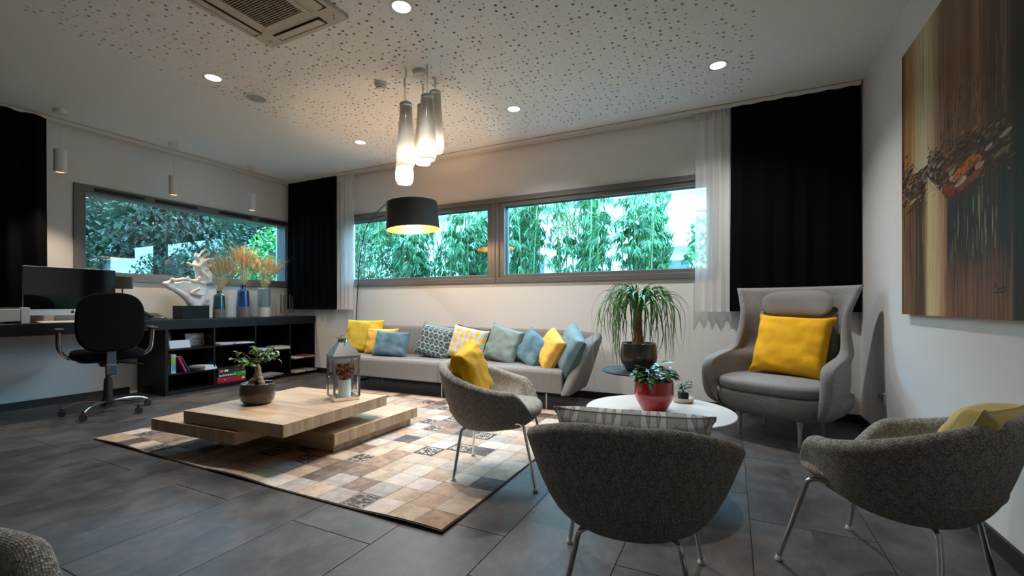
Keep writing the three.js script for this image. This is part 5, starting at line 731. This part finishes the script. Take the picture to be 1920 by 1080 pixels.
    P([[0.33, 0.57], [0.38, 0.49], [0.58, 0.45], [0.69, 0.51], [0.68, 0.60], [0.52, 0.66], [0.38, 0.63]], '#4a2210', 0.8); P([[0.41, 0.545], [0.60, 0.50], [0.67, 0.545], [0.62, 0.575], [0.46, 0.585]], '#cc6a1e'); P([[0.35, 0.55], [0.45, 0.58], [0.47, 0.635], [0.37, 0.61]], '#86200f'); P([[0.45, 0.585], [0.65, 0.55], [0.65, 0.59], [0.49, 0.63]], '#93401a'); P([[0.51, 0.57], [0.61, 0.545], [0.61, 0.575], [0.53, 0.585]], '#141210'); P([[0.41, 0.54], [0.475, 0.55], [0.465, 0.572], [0.41, 0.565]], '#b9b1a2'); P([[0.45, 0.58], [0.55, 0.565], [0.54, 0.59], [0.45, 0.60]], '#c4bcae'); P([[0.60, 0.555], [0.67, 0.535], [0.67, 0.565], [0.61, 0.575]], '#b3a998'); P([[0.39, 0.52], [0.465, 0.48], [0.475, 0.505], [0.42, 0.55]], '#8f8674');
    for (let k = 0; k < 120; k++) { const x = 0.43 + 0.27 * r(), y = mix(0.53, 0.63, r()); g.save(); g.translate(W * x, Hh * y); g.rotate(-0.2 + (r() - 0.5) * 0.4); g.globalAlpha = 0.45; g.fillStyle = ['#1a1210', '#8a4418', '#b0602a', '#5a1c10', '#2a1812', '#9a8c78', '#141414', '#a3561c'][Math.floor(r() * 8)]; g.beginPath(); g.ellipse(0, 0, 6 + r() * 18, 2 + r() * 4, 0, 0, 7); g.fill(); g.restore(); }
    for (const [x, y, w2, c] of [[0.73, 0.555, 22, '#b9afa0'], [0.82, 0.545, 34, '#b0a592'], [0.80, 0.585, 44, '#8a7048'], [0.13, 0.585, 44, '#a8946c'], [0.10, 0.615, 46, '#4a1510'], [0.20, 0.60, 16, '#5a1810'], [0.72, 0.575, 34, '#561616']]) { g.save(); g.translate(W * x, Hh * y); g.rotate(-0.12); g.globalAlpha = 0.85; g.fillStyle = c; g.beginPath(); g.ellipse(0, 0, w2, 7, 0, 0, 7); g.fill(); g.restore(); } g.globalAlpha = 1;
    g.strokeStyle = '#120d0a'; g.lineWidth = 4; g.beginPath(); g.moveTo(W * 0.755, Hh * 0.925); g.lineTo(W * 0.77, Hh * 0.91); g.lineTo(W * 0.78, Hh * 0.925); g.lineTo(W * 0.815, Hh * 0.92); g.lineTo(W * 0.82, Hh * 0.93); g.moveTo(W * 0.755, Hh * 0.933); g.lineTo(W * 0.815, Hh * 0.931); g.stroke();
  }, 1, 1);
  mesh('stretcher_frame', merge([span(-w / 2, w / 2, -h / 2, h / 2, -0.016, 0.014, 0.002)]), M([0.30, 0.19, 0.09], 0.7), t);
  const c = mesh('canvas', new THREE.PlaneGeometry(w, h), M([1.28, 1.24, 1.2], 0.5, { map, bumpMap: plaster, bumpScale: 0.001 }), t); c.position.z = 0.0152;
}
{
  const plate = M([0.62, 0.61, 0.59], 0.4);
  function socket(label, p, turn, n) { const t = thing('wall_socket', label, 'socket', p, turn); mesh('plate', span(-0.04 * n, 0.04 * n, -0.04, 0.04, 0, 0.011, 0.004), plate, t); for (let k = 0; k < n; k++) { const x = (k - (n - 1) / 2) * 0.072; mesh('well', at(lathe([[0, 0.0121], [0.019, 0.0121], [0.021, 0.0135], [0.022, 0.0125]], 28), x, 0, 0, 0, 0, 0), M([0.40, 0.39, 0.38], 0.5), t).rotation.x = 0; const m = t.children[t.children.length - 1]; m.rotation.x = Math.PI / 2; mesh('pin_holes', merge([at(cyl(0.003, 0.003, 0.002, 10), x - 0.009, 0, 0.0128, Math.PI / 2), at(cyl(0.003, 0.003, 0.002, 10), x + 0.009, 0, 0.0128, Math.PI / 2)]), black, t); } }
  socket('white double socket low on the wall under the painting', [XR, 0.317, -3.85], -Math.PI / 2, 2);
  socket('white double socket above the desk behind the sculpture', [XL, 0.985, -3.25], Math.PI / 2, 2);
}
// ---------------------------------------------------------------- outside
{
  const g = struct('ground', span(-20, 12, -0.45, -0.35, -22, -4.75), M([0.10, 0.11, 0.07], 1), null, 'bare garden soil outside the windows');
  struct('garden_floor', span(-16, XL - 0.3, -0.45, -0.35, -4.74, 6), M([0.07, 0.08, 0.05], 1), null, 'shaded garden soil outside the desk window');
  const b = thing('white_building', 'white neighbouring building with ledges behind the bamboo', 'building', [-3, -0.4, -10.2]);
  const bm = M([0.62, 0.62, 0.62], 0.8);
  mesh('facade', span(-9, 8, 0, 3.9, -3, 0), bm, b); mesh('ledge', span(0.9, 3.2, 2.55, 2.7, 0, 0.45), bm, b); mesh('ledge', span(-4.2, -1.2, 2.75, 2.88, 0, 0.45), bm, b); mesh('cornice', span(-9, 8, 3.72, 3.9, 0, 0.25), bm, b);
  for (const [x, y] of [[-3.6, 1.5], [-2.0, 1.5], [1.3, 1.3], [3.6, 1.4], [5.4, 1.4]]) { mesh('window_pane', span(x, x + 0.9, y, y + 1.0, -0.02, 0.012), M([0.10, 0.14, 0.16], 0.1), b); mesh('window_frame', merge([span(x - 0.05, x + 0.95, y - 0.05, y, 0, 0.03), span(x - 0.05, x + 0.95, y + 1, y + 1.05, 0, 0.03), span(x - 0.05, x, y, y + 1, 0, 0.03), span(x + 0.9, x + 0.95, y, y + 1, 0, 0.03)]), bm, b); }
  // bamboo
  const blade = (L, w) => grid(1, 3, (u, v) => { const k = u * 2 - 1, ww = w / 2 * [0.25, 1, 0.75, 0.02][Math.round(v * 3)]; return [k * ww, -0.22 * L * v * v, v * L]; });
  const leafC = [[0.032, 0.17, 0.058], [0.055, 0.25, 0.080], [0.095, 0.34, 0.11], [0.026, 0.13, 0.055]];
  const culm = M([0.14, 0.26, 0.10], 0.5), bleaf = M([1, 1, 1], 0.7, { side: THREE.DoubleSide, transmission: 0.35, vertexColors: true });
  const protos = [1, 2, 3].map((seed) => {
    const r = rng(seed * 131), culms = [], leaves = [], W = 0.41, D = 0.75, keep = (p) => p.set(cl(p.x, -W, W), p.y, cl(p.z, -D, D));
    for (let k = 0; k < 17; k++) {
      const x0 = (r() - 0.5) * 0.6, z0 = (r() - 0.5) * 1.1, h = 2.6 + 0.95 * r(), bx = (r() - 0.5) * 0.35, bz = (r() - 0.5) * 0.3, P = [[x0, 0, z0], [x0 + bx * 0.2, h * 0.4, z0 + bz * 0.2], [x0 + bx * 0.55, h * 0.75, z0 + bz * 0.6], [x0 + bx, h, z0 + bz]].map((q) => keep(V(...q)).toArray());
      culms.push(tube(P, 0.007 + 0.004 * r(), 14, 6)); const c = new THREE.CatmullRomCurve3(P.map((q) => V(...q)));
      for (let q = 0; q < 30; q++) {
        const t = 0.30 + 0.70 * r(), o = c.getPoint(t), a = r() * 6.283, L = 0.10 + 0.24 * r(), tip = keep(o.clone().add(V(Math.cos(a) * L, L * (0.35 - 0.5 * r()), Math.sin(a) * L))); culms.push(rod(o.toArray(), tip.toArray(), 0.002, 3));
        for (let m = 0; m < 13; m++) { const p = o.clone().lerp(tip, 0.25 + 0.75 * r()), L2 = 0.10 + 0.09 * r(), g2 = blade(L2, 0.014 + 0.011 * r()); g2.rotateX(0.25 + 0.8 * r()); g2.rotateY((p.x > W - 0.1 ? -1.57 : p.x < -W + 0.1 ? 1.57 : Math.PI / 2 - a) + (r() - 0.5) * 2.2); g2.translate(p.x, p.y, p.z); leaves.push(tint(g2, leafC[Math.floor(r() * 4)])); }
      }
    }
    return { culms: merge(culms), leaves: mergeC(leaves) };
  });
  const where = ['outside, farthest towards the corner, seen only through the desk window', 'outside, showing behind the sheer curtain and the lamp pole', 'outside, left of the hanging arc lamp shade', 'outside, directly behind the arc lamp shade', 'outside, at the mullion between the two strip windows', 'outside, filling the window just right of the mullion', 'outside, in the middle of the window above the sofa', 'outside, thinner, above the tilted sofa cushions'];
  const tall = [1, 1, 0.98, 0.9, 0.86, 1.0, 1.0, 0.84];
  where.forEach((w, k) => {
    const q = protos[k % 3], t = thing('bamboo_clump', 'leafy bamboo clump ' + w, 'bamboo', [-7.14 + k * 0.87, -0.35, -6.15], k % 2 ? Math.PI : 0, 'bamboo outside the windows'); t.scale.y = tall[k];
    mesh('culms', q.culms, culm, t).userData.kind = 'stuff'; mesh('leaves', q.leaves, bleaf, t).userData.kind = 'stuff';
  });
  // broad-leaved shrub at the right and trees outside the desk window
  const broad = (name, label, p, rx, ry, rz, count, cols, L, seed, group, trunkH) => {
    const t = thing(name, label, 'tree', p, 0, group), q = rng(seed), ls = [];
    for (let k = 0; k < count; k++) { const u = q() * 2 - 1, a = q() * 6.283, rr = (0.35 + 0.65 * q() ** 0.4), s = Math.sqrt(1 - u * u), g2 = grid(1, 2, (e, v) => [(e * 2 - 1) * L * 0.24 * [0.3, 1, 0.05][Math.round(v * 2)], -0.15 * L * v * v, v * L]); const sc = 0.7 + 0.6 * q(); g2.scale(sc, sc, sc); g2.rotateX(q() * 1.3 - 0.2); g2.rotateY(q() * 6.283); g2.translate(Math.cos(a) * s * rr * rx, u * rr * ry, Math.sin(a) * s * rr * rz); ls.push(tint(g2, cols[Math.floor(q() * cols.length)])); }
    const m = mesh('foliage', mergeC(ls), bleaf, t); m.userData.kind = 'stuff';
    const br = [tube([[0.05, -ry - trunkH, 0], [0, -ry * 0.6, 0.03], [0.06, 0, 0], [0.1, ry * 0.5, 0.05]], 0.035, 14, 8)]; for (let k = 0; k < 9; k++) { const a = q() * 6.283; br.push(tube([[0.03, -ry * 0.5 + k * 0.1 * ry, 0], [Math.cos(a) * rx * 0.35, -ry * 0.2 + k * 0.1 * ry, Math.sin(a) * rz * 0.35], [Math.cos(a) * rx * 0.75, k * 0.08 * ry, Math.sin(a) * rz * 0.75]], 0.011, 8, 5)); } mesh('trunk', merge(br), M([0.09, 0.06, 0.045], 0.9), t); return t;
  };
  broad('laurel_shrub', 'broad-leaved shrub with brown stems outside the window near the sheer curtain', [-0.05, 1.5, -6.1], 0.50, 0.8, 0.6, 1500, leafC, 0.11, 41, null, 1.1);
  broad('laurel_shrub', 'broad-leaved shrub half hidden behind the sheer curtain and black curtain', [1.15, 1.45, -6.1], 0.5, 0.8, 0.6, 1000, leafC, 0.11, 47, null, 1.0);
  const dark = [[0.006, 0.026, 0.010], [0.010, 0.045, 0.014], [0.004, 0.018, 0.008], [0.016, 0.065, 0.018]], lightC = [[0.05, 0.26, 0.04], [0.09, 0.36, 0.06], [0.03, 0.18, 0.03]], G = 'trees outside the desk window';
  broad('evergreen_tree', 'dark evergreen at the near end of the desk window', [-7.0, 1.55, -1.75], 0.75, 0.95, 0.75, 3600, dark, 0.10, 51, G, 0.9);
  broad('evergreen_tree', 'dark evergreen behind the middle of the desk window', [-7.0, 1.5, -3.45], 0.75, 1.0, 0.75, 3600, dark, 0.10, 52, G, 0.8);
  broad('evergreen_tree', 'dark evergreen behind the white sculpture and vases', [-8.9, 1.5, -4.6], 0.85, 1.1, 0.85, 4200, dark, 0.10, 53, G, 0.7);
  broad('leafy_tree', 'fresh green tree showing at the corner end of the desk window', [-8.75, 1.5, -6.5], 0.85, 1.2, 0.85, 3400, lightC, 0.11, 54, G, 0.6);
  broad('evergreen_tree', 'dark evergreen beyond the others outside the desk window', [-10.5, 1.7, -2.8], 1.0, 1.35, 1.0, 5000, dark, 0.14, 55, G, 0.7);
  broad('evergreen_tree', 'spreading dark tree crown over the desk window', [-7.6, 3.55, -3.2], 1.45, 0.5, 2.3, 9000, dark, 0.13, 56, G, 0.2);
  const hg = thing('clipped_hedge', 'tall clipped dark hedge closing the garden behind the trees', 'hedge', [-12.2, -0.35, -4]);
  { const q = rng(66), ls = []; for (let k = 0; k < 11000; k++) { const g2 = grid(1, 2, (e, v) => [(e * 2 - 1) * 0.035 * [0.3, 1, 0.05][Math.round(v * 2)], -0.02 * v * v, v * 0.12]); g2.rotateX(q() * 1.4 - 0.5); g2.rotateY(Math.PI / 2 + (q() - 0.5) * 2.6); g2.translate(0.28 + 0.12 * q(), q() * 4.6, (q() - 0.5) * 10); ls.push(tint(g2, dark[Math.floor(q() * 4)])); } mesh('foliage', mergeC(ls), bleaf, hg).userData.kind = 'stuff'; mesh('core', span(-0.3, 0.3, 0, 4.5, -5, 5), M([0.008, 0.02, 0.008], 1), hg); }
}
renderer.render(scene, camera);
